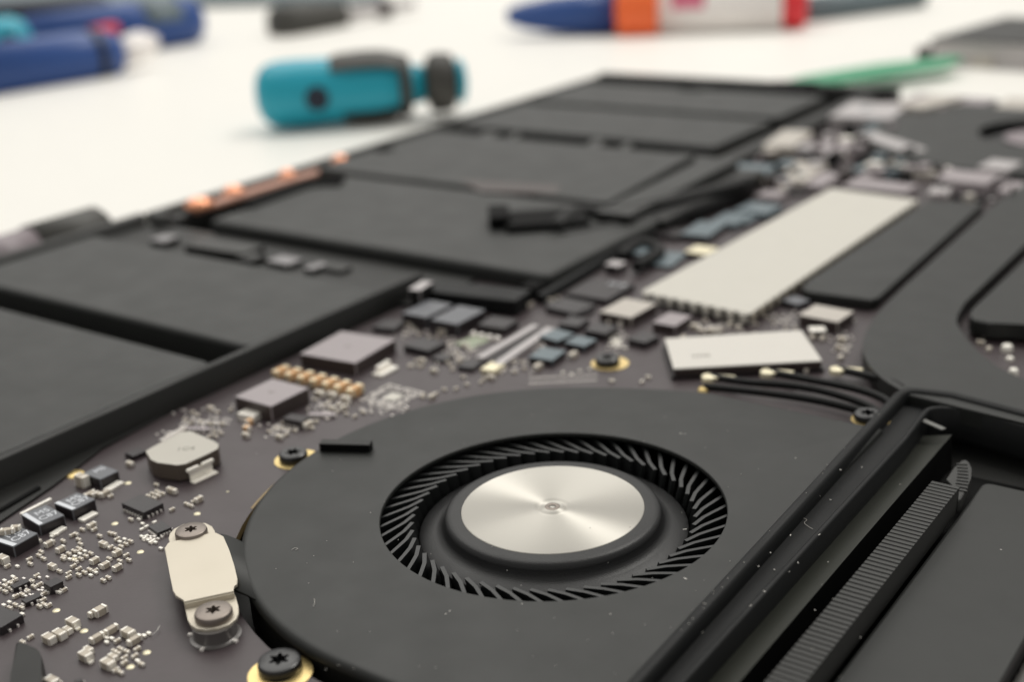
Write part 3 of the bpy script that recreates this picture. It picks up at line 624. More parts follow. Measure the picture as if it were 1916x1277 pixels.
ringset([(OF(.035), -.101), (OF(.035), -.62), (OF(.08), -.62), (OF(.08), -.101), (OF(.035), -.101)], 'tray', 'housing', fan)
bm = lathe([(0, -.58), (2.2, -.58), (2.2, -.6), (0, -.6)], 48); link('housing_floor', mesh('housing_floor', bm, 'deep'), fan, (0, 0, .6))
# hub and skirt
prof = [(0, -.03), (.95, -.03), (.958, -.012), (1.05, -.012), (1.095, -.02), (1.125, -.042), (1.14, -.085), (1.15, -.14), (1.175, -.175), (1.24, -.20), (1.40, -.222), (1.41, -.235), (1.40, -.40), (0, -.40)]
bm = lathe(prof, 128); link('hub', autosmooth(mesh('hub', bm, 'hub'), 50), fan, (0, 0, .6))
bm = lathe([(0, -.010), (.05, -.010), (.06, -.002), (.12, -.002), (.135, -.014), (.15, -.018), (.165, -.016), (.185, -.006), (.20, -.0045), (.945, -.0045), (.955, -.012), (.955, -.032)], 160)
me = mesh('metal_disc', bm, 'disc'); autosmooth(me, 60); link('metal_disc', me, fan, (0, 0, .6))
bm = lathe([(.035, 0), (.05, .004), (.065, .004), (.08, 0)], 32); link('centre_ring', mesh('centre_ring', bm, 'screw', True), fan, (0, 0, .6))
# blades
NB = 55; bm = bmesh.new(); secs = []
for k in range(13):
    t = k/12; r = 1.47+t*1.05; th = .52*t**.62
    secs.append((r, th))
pp = [Vector((r*math.cos(a), r*math.sin(a), 0)) for r, a in secs]; vs = []
for i, q in enumerate(pp):
    d = (pp[min(i+1, 12)]-pp[max(i-1, 0)]).normalized(); nn = Vector((-d.y, d.x, 0))*(.012+.009*max(0, 1-i/5)**1.3+.006*math.sin(i/12*math.pi)); zt = -.085; sl = -q.normalized()*(.10 if i == 0 else 0)
    vs.append([bm.verts.new(q+nn+sl+Vector((0, 0, -.45))), bm.verts.new(q+nn+Vector((0, 0, zt))), bm.verts.new(q-nn+Vector((0, 0, zt))), bm.verts.new(q-nn+sl+Vector((0, 0, -.45)))])
for a, b in zip(vs[:-1], vs[1:]):
    for k in range(4): bm.faces.new((a[k], a[(k+1) % 4], b[(k+1) % 4], b[k]))
bm.faces.new(vs[0]); bm.faces.new(vs[-1][::-1])
bmesh_blade = autosmooth(mesh('blade', bm, 'blade'), 40)
for k in range(NB): link('blade', bmesh_blade, fan, (0, 0, .6), 2*math.pi*k/NB+.02)
# rubber bumper on the cover
o, *_ = block('bumper', 'p', [(606, 822), (612, 814), (688, 832), (682, 842)], .10, 'tray', 'deep', None, base=.0, bev=.01); child(o, fan)

# flex tail under the bracket
flex = thing('fan_cable', 'short black flat cable bridging from under the metal bracket to the fan', 'cable', (-8.8, 7.0, PZ))
c1 = at('8', 640, 540, -.02); c2 = at('8', 860, 640, -.10)
vx = at('8', 690, 690, -.02)-at('8', 640, 400, -.02); vx.z = 0
bm = bmesh.new(); prev = None; dv = Vector((c2.x-c1.x, c2.y-c1.y, 0)); N = 10
for i in range(N+1):
    t = i/N; z = .03-.17*t**2.2; q = Vector((c1.x, c1.y, 0))+dv*(t*1.3-.1); row = []
    for s in (-.62, .58):
        for zz in (0, -.03): row.append(bm.verts.new((q.x+vx.x*s, q.y+vx.y*s, z+zz)))
    if prev:
        bm.faces.new((prev[0], prev[2], row[2], row[0])); bm.faces.new((prev[1], row[1], row[3], prev[3])); bm.faces.new((prev[0], row[0], row[1], prev[1])); bm.faces.new((prev[2], prev[3], row[3], row[2]))
    else: bm.faces.new(row[:1]+[row[2], row[3], row[1]])
    prev = row
bm.faces.new([prev[0], prev[1], prev[3], prev[2]])
child(link('flex', mesh('flex', bm, 'cover', True)), flex)
o, *_ = block('plug', '8', [(235, 440), (600, 350), (690, 650), (310, 735)], .14, 'tray', 'tray', None, base=PZ, bev=.02)
o.scale = (.86, .86, 1); child(o, flex)

# metal bracket
br = thing('metal_bracket', 'pale metal clamp plate held by two silver screws, left of the fan', 'bracket', (-9.1, 7.0, PZ))
BZ = .07
body = [at('8', x, y, BZ) for x, y in ((228, 425), (258, 398), (262, 388), (546, 326), (560, 330), (604, 352), (640, 440), (672, 540), (692, 625), (690, 655), (664, 672), (668, 700), (352, 768), (345, 748), (300, 728), (285, 700), (262, 590))]
child(prism('plate', [(p.x, p.y) for p in body], BZ-.03, BZ, 'bracket', bev=.010), br)
TZ1 = .03
tab1 = [at('8', x, y, TZ1) for x, y in ((262, 400), (254, 365), (262, 335), (290, 305), (350, 275), (430, 264), (490, 268), (530, 288), (548, 320), (560, 350))]
child(prism('tab', [(p.x, p.y) for p in tab1], TZ1-.03, TZ1, 'bracket', bev=.008), br)
TZ2 = .0
tab2 = [at('8', x, y, TZ2) for x, y in ((352, 775), (668, 705), (680, 735), (698, 800), (700, 840), (685, 875), (640, 912), (570, 935), (490, 945), (430, 938), (395, 915), (378, 885), (368, 840))]
child(prism('tab', [(p.x, p.y) for p in tab2], TZ2-.03, TZ2, 'bracket', bev=.008), br)
# vertical step between plate and lower tab
s0, s1 = at('8', 352, 768, BZ), at('8', 668, 700, BZ); mid = (s0+s1)/2
bm = bmesh.new(); add_box(bm, (mid.x, mid.y, (BZ-.02+TZ2-.02)/2), ((s1-s0).length, .03, BZ-TZ2), 0, math.atan2((s1-s0).y, (s1-s0).x)); child(link('step', mesh('step', bm, 'bracket')), br)
screw(395+0-0, 0, 0, 0, 0, 0, 'screw', '') if False else None
def scr8(x, y, z, r, lab):
    ox, oy, s = ZN['8']; return screw(ox+x/s, oy+y/s, z, r*.94, .075, r*.40, 'screw', lab)
scr8(396, 306, TZ1+.002, .175, 'silver screw in the upper tab of the metal bracket')
ps = scr8(537, 818, TZ2+.002, .185, 'silver screw in the lower tab of the metal bracket')
bm = lathe([(.19, PZ-TZ2-.001+.06-.06), (.19, -.03)], 40); bm.free()
so_h = (TZ2-.03)-PZ
bm = lathe([(0, 0), (.235, 0), (.235, .010), (.21, .014), (.20, .02), (.20, so_h-.012), (.205, so_h-.001), (0, so_h-.001)], 48)
P(link('standoff', autosmooth(mesh('standoff', bm, 'chrome'), 40), None, (ps.x+.02, ps.y-.03, PZ)))
for a in (.1, -1.25, -2.6):
    p = Vector((ps.x+.02+.235*math.cos(a), ps.y-.03+.235*math.sin(a), PZ+.01)); bm = bmesh.new(); add_box(bm, (0, 0, 0), (.05, .035, .025)); P(link('solder_joint', mesh('solder_joint', bm, 'solder'), None, p, a))

# dark rounded tab at the lower left corner
tb = [at('h', x, y, .0) for x, y in ((165, 300), (200, 290), (260, 300), (380, 350), (420, 400), (448, 470), (440, 640), (430, 900), (90, 900), (110, 640))]
o = prism('rubber_bumper', [(p.x, p.y) for p in tb], PZ+.02, .0, 'tray', bev=.03, seg=3); tag(o, 'dark rounded rubber tab standing up at the lower left corner', 'rubber tab')

# ================================================================== wireless module and antenna cables
wm = thing('wireless_module', 'white rectangular wireless card with three cable plugs, behind the fan', 'wireless card', (-7, 14.5, PZ))
WZ = -.02
c, l, wd, a = rect_of('4', [(458, 490), (1275, 440), (1400, 620), (512, 668)], WZ)
q4 = [at('4', x, y, WZ) for x, y in ((458, 490), (1275, 440), (1400, 622), (512, 670))]
child(prism('can', [(p.x, p.y) for p in q4], WZ-.02, WZ, 'shield2', bev=.008), wm)
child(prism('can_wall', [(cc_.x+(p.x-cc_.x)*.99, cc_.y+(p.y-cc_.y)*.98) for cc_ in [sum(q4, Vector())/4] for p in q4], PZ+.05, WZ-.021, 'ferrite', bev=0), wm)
cc4 = sum(q4, Vector())/4; q5 = [cc4+(p-cc4)*1.03 for p in q4]
child(prism('card', [(p.x, p.y) for p in q5], PZ+.005, PZ+.048, 'chip', bev=0), wm)
tt = [at('4', x, y, WZ+.002) for x, y in ((590, 600), (760, 590))]; p = (tt[0]+tt[1])/2
t = text('339S', 'marking', .13, p, math.atan2((tt[1]-tt[0]).y, (tt[1]-tt[0]).x), 'faint', None); child(t, wm)
ACW = [((1330, 706), (1400, 716), (1480, 722), (1550, 735), (1620, 758), (1662, 785)), ((1440, 697), (1520, 712), (1600, 728), (1650, 745), (1676, 765)), ((1570, 692), (1630, 705), (1670, 716), (1690, 728)),
       ((1320, 724), (1400, 732), (1480, 742), (1540, 752), (1590, 764), (1630, 775))]
nm = ['nearest the fan, from the left plug', 'from the middle plug', 'from the right plug', 'lowest of the bundle, against the fan cover']
for k, path in enumerate(ACW):
    t = thing('antenna_cable', 'thin black antenna cable ' + nm[k], 'antenna cable', at('p', *path[0], -.08), 'antenna cables of the wireless card')
    child(tube('jacket', [at('p', x, y, -.07+.09*math.sin(i*.6)) for i, (x, y) in enumerate(path)], .05, 'cable'), t)
    p = at('p', path[0][0]-4, path[0][1]-2, -.04); q = at('p', path[0][0]+45, path[0][1]+2, -.05)
    if k < 3:
        o = tube('plug', [(p.x-.02, p.y, -.05), ((p.x+q.x)/2, (p.y+q.y)/2, -.045), (q.x, q.y, -.05)], .07, 'pad', flat=.3, sub=3); child(o, t)
        bm = lathe([(0, .02), (.085, .015), (.095, 0), (.095, -.06)], 20); child(link('plug_cap', mesh('plug_cap', bm, 'pad', True), None, (p.x, p.y, -.05)), t)
    else:
        bm = lathe([(0, .03), (.06, .025), (.07, -.03)], 16); child(link('plug_cap', mesh('plug_cap', bm, 'gold', True), None, (p.x, p.y, -.1)), t)

# ================================================================== heat pipe and slabs at the right
hz = .06
def smooth_open(P_, sub=5):
    out = []
    for i in range(len(P_)-1):
        p0, p1, p2, p3 = P_[max(0, i-1)], P_[i], P_[i+1], P_[min(len(P_)-1, i+2)]
        for k in range(sub):
            t = k/sub; q = .5*((2*p1)+(-p0+p2)*t+(2*p0-5*p1+4*p2-p3)*t*t+(-p0+3*p1-3*p2+p3)*t**3); out.append((q.x, q.y))
    out.append((P_[-1].x, P_[-1].y)); return out
A_ = lambda L, z: [at('p', x, y, z) for x, y in L]
S_ = lambda L, z: [(p.x, p.y) for p in A_(L, z)]
o = prism('heat_pipe', S_([(1868, 375)], hz)+smooth_open(A_([(1690, 538), (1648, 580), (1622, 618), (1614, 650), (1625, 682), (1655, 712), (1700, 738)], hz))+S_([(1916, 792), (2150, 860), (2150, 800), (1990, 742)], hz)
          + smooth_open(A_([(1930, 716), (1875, 692), (1830, 657), (1800, 622), (1790, 597), (1805, 567)], hz))+S_([(1925, 452), (2030, 352), (2060, 300), (1990, 300)], hz), PZ+.03, hz, 'cover', bev=.03, seg=3)
tag(o, 'wide matte black heat pipe curving to the right behind the hinge trim', 'heat pipe')
o = prism('heat_spreader', smooth_open(A_([(1736, 374), (1512, 526), (1500, 536), (1510, 545), (1630, 561), (1645, 556), (1842, 379)], .0), 1), PZ+.02, .0, 'cover', bev=.03, seg=3)
tag(o, 'straight matte black heat spreader bar between the cream shield and the heat pipe', 'heat spreader')
o = prism('heat_sink', S_([(1850, 604), (1822, 598), (1814, 590), (1818, 578), (1940, 464), (2060, 350), (2300, 420), (2100, 650), (1916, 606)], .10), PZ+.06, .10, 'cover', bev=.03, seg=3)
tag(o, 'raised matte black heat sink block in the crook of the heat pipe', 'heat sink')
for x, y, r, h in ((1885, 645, .075, .1), (1897, 690, .06, .10), (1890, 668, .05, .05)):
    p = at('p', x, y, PZ+h); bm = lathe([(0, h), (r*.7, h), (r, h*.7), (r, 0)], 20); P(link('post', mesh('post', bm, 'silver', True), None, (p.x, p.y, PZ)))
cap('p', 1835, 640, 'm', 'x'); cap('p', 1850, 652, 'm', 'y'); cap('p', 1840, 628, 's', 'y')

# ================================================================== hinge-side frame, gasket, plate
fr = thing('hinge_trim', 'black double-rimmed plastic trim right of the large fan, turning at a corner', 'trim', (-4.3, 10, -.3))
ro = [(-4.44, -3), (-4.44, 13.78), (-4.3, 13.95), (5, 15.3)]
o3 = at('g', 1257, 345, .1); c3 = at('g', 165, 115, .1); o2 = at('g', 600, 175, .1)
ro = [(-4.15, -3), (c3.x-.0, c3.y-.22), (c3.x+.02, c3.y-.10), (c3.x+.07, c3.y-.03), (c3.x+.17, c3.y), (o2.x, o2.y), (o3.x, o3.y), (o3.x+(o3.x-o2.x)*4, o3.y+(o3.y-o2.y)*4)]
child(bar_path('outer_rim', ro, .13, -.35, .10, 'frame', bev=.035), fr)
ri_px = [(0, 800), (150, 600), (300, 400), (345, 345), (372, 318), (420, 305), (500, 300), (600, 305), (700, 322), (800, 347), (1000, 400), (1257, 470), (1700, 600)]
ri = [at('g', x, y, .03) for x, y in ri_px]; xin = -4.06
ri = [Vector((at('6', 226, 1277, .03).x, -3, 0))]+[p for p in ri[1:]]
child(bar_path('inner_rim', [(p.x, p.y) for p in ri], .065, -.35, .03, 'frame', bev=.018), fr)
# channel floor between the rims
fl = [(p[0], p[1]) for p in ro]
fl2 = [(p.x, p.y) for p in ri[::-1]]
child(prism('channel_floor', fl+fl2, -.4, -.07, 'frame', bev=0), fr)
#child(bar_path('channel_ridge', [(p.x-.085, p.y-.03) for p in ri[:5]], .03, -.2, -.03, 'frame', bev=.01), fr)
# sloped strip
sa, sb = at('6', 1290, 288, -.15), at('6', 430, 1277, -.15); sc_ = at('6', 1150, 285, -.15)
xr = (sa.x+sb.x)/2
bm = bmesh.new(); ye = sa.y
v = [bm.verts.new(c) for c in ((-4.2, -3, -.24), (xr, -3, -.15), (xr+.03, -3, -.6), (-4.2, -3, -.6), (-4.2, ye, -.24), (xr, ye, -.15), (xr+.03, ye, -.6), (-4.2, ye, -.6))]
for f in ((0, 1, 5, 4), (1, 2, 6, 5), (2, 3, 7, 6), (3, 0, 4, 7), (0, 3, 2, 1), (4, 5, 6, 7)): ff = bm.faces.new([v[i] for i in f]); ff.material_index = 0 if f == (0, 1, 5, 4) else 1
st = link('vent_strip', mesh('vent_strip', bm, ['strip', 'deep'])); tag(st, 'smooth dark olive strip sunk between the frame and the black slot', 'strip')
tabp = thing('hinge_tab', 'bright worn metal tab at the top of the dark slot', 'metal tab', at('g', 430, 470, -.05))
a_, b_ = at('g', 325, 425, -.02), at('g', 520, 510, -.02); tm_ = (a_+b_)/2; bm = bmesh.new(); add_box(bm, (tm_.x, tm_.y, tm_.z), ((b_-a_).length, .07, .012), 0, math.atan2((b_-a_).y, (b_-a_).x)); o = link('tab', mesh('tab', bm, 'steel_tab')); child(o, tabp)
# gasket
gk = thing('rubber_gasket', 'long ribbed black rubber gasket strip standing between the slot and the grey plate', 'gasket', (-3.5, 8, -.4))
GZ = -.06
g0, g1, g2, g3 = at('p', 1432, 1277, GZ), at('p', 1507, 1277, GZ), at('p', 1791, 917, GZ), at('p', 1750, 895, GZ)
gx0, gx1, gy1 = (g0.x+g3.x)/2, (g1.x+g2.x)/2, (g2.y+g3.y)/2
d0 = (Vector((g3.x, g3.y, 0))+Vector((g2.x, g2.y, 0)))/2; d1 = (Vector((g0.x, g0.y, 0))+Vector((g1.x, g1.y, 0)))/2
dd = (d1-d0).normalized(); ga = math.atan2(dd.y, dd.x); gw = gx1-gx0
bm = bmesh.new(); L = 12; cen = d0+dd*L/2; add_box(bm, (cen.x, cen.y, -.22), (L, gw, .30), 0, ga); child(link('core', mesh('core', bm, 'rubber')), gk)
pitch = .075; rb = bmesh.new(); add_box(rb, (0, 0, 0), (pitch*.86, gw+.012, .024)); bmesh.ops.bevel(rb, geom=[e for e in rb.edges if abs(e.verts[0].co.y-e.verts[1].co.y) > .1 and e.verts[0].co.z > 0], offset=.008, segments=2, affect='EDGES')
rbm = mesh('rib', rb, 'rubber')
for k in range(100):
    q = d0+dd*(pitch*(k+.5)); child(link('rib', rbm, None, (q.x, q.y, GZ-.01), ga), gk)
# ribbed rounded end piece
ep = thing('gasket_end', 'rounded ribbed rubber end piece just beyond the gasket strip', 'gasket', at('g', 720, 980, -.25))
ring = [at('g', x, y, -.2) for x, y in ((540, 965), (620, 860), (680, 795), (720, 785), (755, 810), (775, 870), (770, 960), (730, 1060), (680, 1150), (650, 1165), (640, 1080), (630, 1040))]
child(prism('body', [(p.x, p.y) for p in ring], -.34, -.2, 'rubber', bev=.03, seg=2), ep)
for k in range(9):
    t0 = k/8; aa = at('g', 640-40*abs(t0-.3), 830+t0*230, -.195); bb = at('g', 745+10*math.sin(t0*3), 835+t0*250, -.195)
    m2 = (aa+bb)/2; bm = bmesh.new(); add_box(bm, (m2.x, m2.y, -.197), ((bb-aa).length*.85, .022, .018), 0, math.atan2((bb-aa).y, (bb-aa).x)); child(link('rib', mesh('rib', bm, 'rubber')), ep)
# hinge cover plate
PLZ = -.30
pe = [at('p', 1868, 1277, PLZ), at('p', 1916, 1213, PLZ)]; xe = (pe[0].x+pe[1].x)/2
o = prism('hinge_cover', rc(gx1+.06, -3, xe, 12.85, .1), -.5, PLZ, 'cover', bev=.04, seg=3); tag(o, 'broad flat charcoal plate in the lower right corner', 'plate')
o = prism('screen_flex', [(xe+.1, -3), (xe+3, -3), (xe+3, 11.5), (xe+.1, 11.5)], -.7, -.45, 'lavcable', bev=.02); tag(o, 'lavender-grey flat surface just beyond the plate at the lower right corner', 'flex cable')
# black pit floor
o = prism('slot_floor', [(xr-.3, -3), (gx0+1.5, -3), (gx0+1.5, 13.4), (xr-.3, 13.4)], -.62, -.56, 'deep', bev=0); tag(o, 'black floor of the slot beside the gasket', 'slot floor')

# ================================================================== far side: second fan and clutter (all strongly out of focus)
f2 = thing('cooling_fan', 'second cooling fan, far away and blurred at the right edge', 'fan', at('p', 1900, 260, -.05))
ctrp = at('p', 1965, 258, .0)
def ell(cx, cy, rx, ry, z, n=40, a0=0, a1=360):
    return [at('p', cx+rx*math.cos(math.radians(a0+(a1-a0)*i/n)), cy+ry*math.sin(math.radians(a0+(a1-a0)*i/n)), z) for i in range(n)]
R2 = 3.9;  C2 = Vector((-5.6, 29.0, 0)); C2 = Vector((ctrp.x, ctrp.y, 0))
bm = bmesh.new(); N = 72
rr = [(1.5, .06), (1.5, .11), (R2-.05, .11), (R2, .06), (R2, -.17)]
bm.free(); bm = lathe(rr, 72); child(link('cover', autosmooth(mesh('cover', bm, 'cover'), 40), None, C2), f2)
bm = lathe([(0, 0), (.95, 0), (.95, -.04), (1.15, -.05), (1.4, -.12), (2.2, -.13)], 64); me = mesh('hub', bm, ['hub', 'lavcable'])
for p_ in me.polygons:
    if (p_.center.x**2+p_.center.y**2)**.5 < .94: p_.material_index = 1
child(link('hub', autosmooth(me, 40), None, C2), f2)
# clutter blocks (zoom e coordinates)
CL = [([(820, 190), (960, 110), (1210, 150), (1100, 240)], .35, 'pale'), ([(1180, 130), (1330, 70), (1560, 100), (1400, 180)], .30, 'lavcable'), ([(1200, 130), (1400, 85), (1560, 95), (1300, 170)], .40, 'cream'),
      ([(400, 370), (540, 280), (660, 300), (560, 395)], .28, 'cream'), ([(620, 380), (720, 330), (940, 360), (850, 420)], .2, 'lav'), ([(1010, 310), (1150, 290), (1250, 410), (1150, 420)], .3, 'pale'),
      ([(450, 570), (620, 460), (750, 490), (640, 590)], .22, 'cream'), ([(620, 600), (740, 520), (850, 550), (720, 620)], .15, 'lav'), ([(210, 530), (300, 470), (440, 500), (350, 580)], .2, 'bluegrey'),
      ([(840, 610), (960, 560), (1280, 610), (1240, 650)], .2, 'lav'), ([(960, 500), (1060, 460), (1200, 510), (1100, 560)], .15, 'bluegrey'), ([(1200, 480), (1310, 430), (1420, 500), (1330, 590)], .15, 'cream'),
      ([(1450, 560), (1540, 500), (1740, 560), (1640, 620)], .3, 'lav'), ([(1380, 640), (1440, 560), (1500, 570), (1450, 680)], .2, 'pale'), ([(1670, 490), (1760, 450), (1880, 480), (1800, 530)], .36, 'pale'),
      ([(1750, 640), (1850, 580), (1960, 600), (1900, 660)], .2, 'lav'), ([(890, 290), (960, 260), (1040, 280), (980, 320)], .1, 'chip'), ([(1080, 450), (1120, 420), (1220, 470), (1180, 510)], .12, 'chip'),
      ([(1290, 200), (1400, 160), (1520, 180), (1420, 230)], .1, 'chip'), ([(600, 440), (700, 410), (780, 430), (700, 460)], .08, 'ferrite'), ([(1500, 650), (1600, 620), (1760, 650), (1650, 700)], .1, 'chip'),
      ([(380, 620), (500, 590), (700, 610), (620, 660)], .08, 'chip'), ([(280, 740), (370, 690), (470, 740), (360, 790)], .14, 'bluegrey'), ([(120, 810), (220, 750), (300, 790), (200, 850)], .12, 'bluegrey'),
      ([(370, 660), (430, 630), (530, 650), (470, 690)], .14, 'lav'), ([(1780, 140), (1860, 90), (1980, 110), (1900, 180)], .3, 'cream'), ([(1560, 120), (1640, 90), (1720, 110), (1660, 150)], .3, 'lav')]
for i, (q, h, m) in enumerate(CL): bk('chip' if h < .15 else 'shield_can', 'e', q, h, m, 'chip' if m in ('chip',) else m, bev=.03)
for k in range(300):
    x = random.uniform(330, 1950); y = random.uniform(130, 690)
    if y < 560-x*.42 or (520 < x < 1420 and y > 555) or (x > 1250 and 160 < y < 430) or (x < 700 and y > 620-0): continue
    a = random.uniform(14, 55); b = a*random.uniform(.2, .45); m = random.choice(['pale', 'pale', 'lav', 'lav', 'cream', 'chip', 'deep', 'ferrite', 'silver', 'bluegrey', 'ferrite', 'lavcable'])
    bk('chip', 'e', [(x-a, y+b*.3), (x-a*.1, y-b), (x+a, y-b*.2), (x+a*.1, y+b)], random.uniform(.05, .36), m, m, bev=.02)
for q, m, h in (([(1420, 640), (1470, 610), (1520, 640), (1460, 670)], 'pad', .1), ([(1400, 560), (1480, 500), (1560, 530), (1470, 590)], 'bluegrey', .12), ([(1560, 500), (1680, 430), (1790, 450), (1650, 530)], 'bluegrey', .08),
             ([(1120, 640), (1190, 600), (1240, 630), (1170, 670)], 'bluegrey', .1), ([(1050, 700), (1090, 680), (1110, 700), (1080, 720)], 'pale', .15), ([(1230, 700), (1300, 640), (1400, 660), (1320, 720)], 'bluegrey', .06), ([(1280, 560), (1330, 530), (1380, 560), (1330, 590)], 'chip', .1)):
    bk('chip', 'd', q, h, m, 'chip')

# dark board lying on the table at the top right
fb = thing('spare_part', 'dark flat machine part lying on the table in the top right corner', 'machine part', at('p', 1850, 70, TZ))
blk(fb, 'body', 'p', [(1735, 68), (1900, 28), (2080, 40), (1980, 84)], .9, TZ, 'case', .1, side='pale')
blk(fb, 'foot', 'p', [(1740, 85), (1780, 78), (1800, 92), (1760, 98)], .4, TZ, 'ferrite', .05)
blk(fb, 'foot', 'p', [(1800, 95), (1840, 88), (1870, 100), (1830, 110)], .4, TZ, 'cream', .05)
blk(fb, 'foot', 'p', [(1870, 90), (1910, 80), (1960, 95), (1900, 110)], .5, TZ, 'ferrite', .05)
pc = thing('grey_pouch', 'blurred blue-grey cloth pouch at the very back, top left', 'pouch', at('p', 300, 0, TZ))
child(prism('cloth', [(p.x, p.y) for p in (at('p', -100, 30, TZ), at('p', 400, 14, TZ), at('p', 720, 6, TZ), at('p', 700, -60, TZ), at('p', -100, -60, TZ))], TZ+.01, TZ+.5, 'bluegrey', bev=.2), pc)
# green pry tool
g = [at('p', x, y, -.45) for x, y in ((1470, 150), (1500, 141), (1640, 118), (1780, 104), (1800, 106), (1770, 119), (1640, 138), (1540, 152))]
o = prism('pry_tool', [(p.x, p.y) for p in g], -.62, -.45, 'green', bev=.06)
tag(o, 'flat green plastic pry tool lying behind the laptop', 'pry tool')

# ================================================================== tools on the table
def axis_thing(name, label, cat, p0, p1, zr, group=None):
    """Empty at the near end, local X along the tool"""
    a = Vector(p0); b = Vector(p1); t = thing(name, label, cat, (a.x, a.y, zr), group); t.rotation_euler = (0, 0, math.atan2((b-a).y, (b-a).x)); return t, (b-a).length
def along(prof, m, name, parent, seg=32, a0=0, a1=360, sq=1.0):
    """body of revolution about local X; prof = (x, r)"""
    bm = bmesh.new(); rows = []; full = a1-a0 >= 360; n = seg if full else seg+1
    for x, r in prof: rows.append([bm.verts.new((x, r*math.cos(math.radians(a0+(a1-a0)*i/seg)), r*sq*math.sin(math.radians(a0+(a1-a0)*i/seg)))) for i in range(n)])
    for a, b in zip(rows[:-1], rows[1:]):
        for i in range(n if full else n-1): bm.faces.new((a[i], a[(i+1) % n], b[(i+1) % n], b[i]))
    bm.faces.new(rows[0][::-1]); bm.faces.new(rows[-1])
    o = link(name, mesh(name, bm, m, True), parent); return o
# teal screwdriver
rz = 1.05
pa, pb = at('p', 478, 180, TZ+rz), at('p', 872, 150, TZ+rz)
t, L = axis_thing('screwdriver', 'stubby teal and dark grey screwdriver handle lying on the table behind the laptop', 'screwdriver', pa, pb, TZ+rz)
u = L/392
X = lambda px: (px-478)*u
along([(X(478), .05), (X(480), .42), (X(487), .7), (X(500), .9), (X(520), 1.0), (X(560), 1.02), (X(600), 1.0), (X(700), .98), (X(740), .86), (X(765), .62), (X(790), .56)], 'teal', 'handle', t)
along([(X(612), .95), (X(632), 1.09), (X(680), 1.14), (X(715), 1.12), (X(745), 1.0), (X(765), .78)], 'grip', 'grip', t, a0=40, a1=140)
along([(X(632), .95), (X(650), 1.06), (X(690), 1.08), (X(735), .98), (X(752), .8)], 'grip', 'grip', t, a0=215, a1=300)
along([(X(742), .7), (X(746), .98), (X(764), .9), (X(768), .6)], 'grip', 'collar', t)
along([(X(792), .5), (X(800), .85), (X(820), .92), (X(845), .85), (X(853), .5)], 'grip', 'collar', t)
along([(X(850), .5), (X(856), .72), (X(868), .55), (X(872), .2)], 'teal', 'cap', t)
bm = bmesh.new(); bmesh.ops.create_cone(bm, cap_ends=True, segments=24, radius1=.36, radius2=.36, depth=2.06); hole = link('hanging_hole', mesh('hanging_hole', bm, 'navy'), t, (X(592), 0, -.12)); hole.rotation_euler = (math.radians(86), 0, 0)
# black handled driver
rz = .5; pa, pb = at('p', 512, 48, TZ+rz), at('p', 800, 2, TZ+rz)
t, L = axis_thing('screwdriver', 'blurred black handled screwdriver with a grey shaft, top centre', 'screwdriver', pa, pb, TZ+rz)
along([(0, .2), (.2, .85), (1.2, .95), (L*.32, .75), (L*.42, .6)], 'grip', 'handle', t); along([(L*.42, .32), (L*.9, .22)], 'pale', 'shaft', t); along([(L*.66, .45), (L*.72, .45)], 'ferrite', 'collar', t)
# marker / glue pen
rz = .9; pa, pb = at('p', 950, 30, TZ+rz), at('p', 1510, 10, TZ+rz)
t, L = axis_thing('glue_pen', 'white glue pen with blue cap, orange collar and red end, lying at the back', 'glue pen', pa, pb, TZ+rz)
q = L/560
along([(0, .3), (30*q, .55), (90*q, .8), (212*q, .95)], 'blue', 'cap', t); along([(212*q, 1.25), (222*q, 1.4), (282*q, 1.4), (290*q, 1.2)], 'orange', 'collar', t)
along([(290*q, 1.15), (515*q, 1.15)], 'white', 'barrel', t); along([(315*q, 1.17), (375*q, 1.17)], 'pink', 'print_band', t, a0=115, a1=172)
along([(515*q, .95), (520*q, 1.0), (552*q, .95), (560*q, .7)], 'red', 'end_cap', t)
rz = .5; pa, pb = at('p', 1500, 18, TZ+rz), at('p', 1720, -10, TZ+rz)
t, L = axis_thing('pen', 'blurred pale blue pen behind the red end of the glue pen', 'pen', pa, pb, TZ+rz)
along([(0, .3), (.3, .6), (L, .6)], 'bluegrey', 'barrel', t); along([(-.8, .15), (0, .35)], 'blue', 'tip', t)
# blue tools at the top left
rz = .8; pa, pb = at('p', -60, 140, TZ+rz), at('p', 218, 98, TZ+rz)
t, L = axis_thing('marker', 'thick blue marker lying nearest the camera at the upper left', 'marker', pa, pb, TZ+rz)
along([(0, 1.1), (L*.9, 1.05), (L, .8)], 'blue', 'barrel', t); along([(L, .6), (L*1.12, .55), (L*1.28, .3)], 'white', 'tip', t); along([(L*.8, 1.1), (L*.86, 1.1)], 'navy', 'ring', t)
rz = 1.0; pa, pb = at('p', 60, 80, TZ+rz), at('p', 362, 36, TZ+rz)
t, L = axis_thing('marker', 'blue marker with a faint label, right of the teal driver at the upper left', 'marker', pa, pb, TZ+rz)
along([(0, 1.2), (L*.9, 1.25), (L, 1.0)], 'blue', 'barrel', t); along([(L*.62, 1.27), (L*.85, 1.27)], 'bluegrey', 'label_band', t, a0=100, a1=170)
rz = .8; pa, pb = at('p', -60, 38, TZ+rz), at('p', 205, 14, TZ+rz)
t, L = axis_thing('knife', 'dark navy handle lying farthest back at the upper left', 'knife', pa, pb, TZ+rz)
along([(0, .8), (L*.9, .8), (L, .5)], 'navy', 'handle', t)
rz = 1.3; pa, pb = at('p', -120, 95, TZ+rz), at('p', 62, 78, TZ+rz)
t, L = axis_thing('screwdriver', 'rounded end of a teal screwdriver handle at the left edge', 'screwdriver', pa, pb, TZ+rz)
along([(0, 1.0), (L*.8, 1.15), (L*.93, .95), (L, .4)], 'teal', 'handle', t)
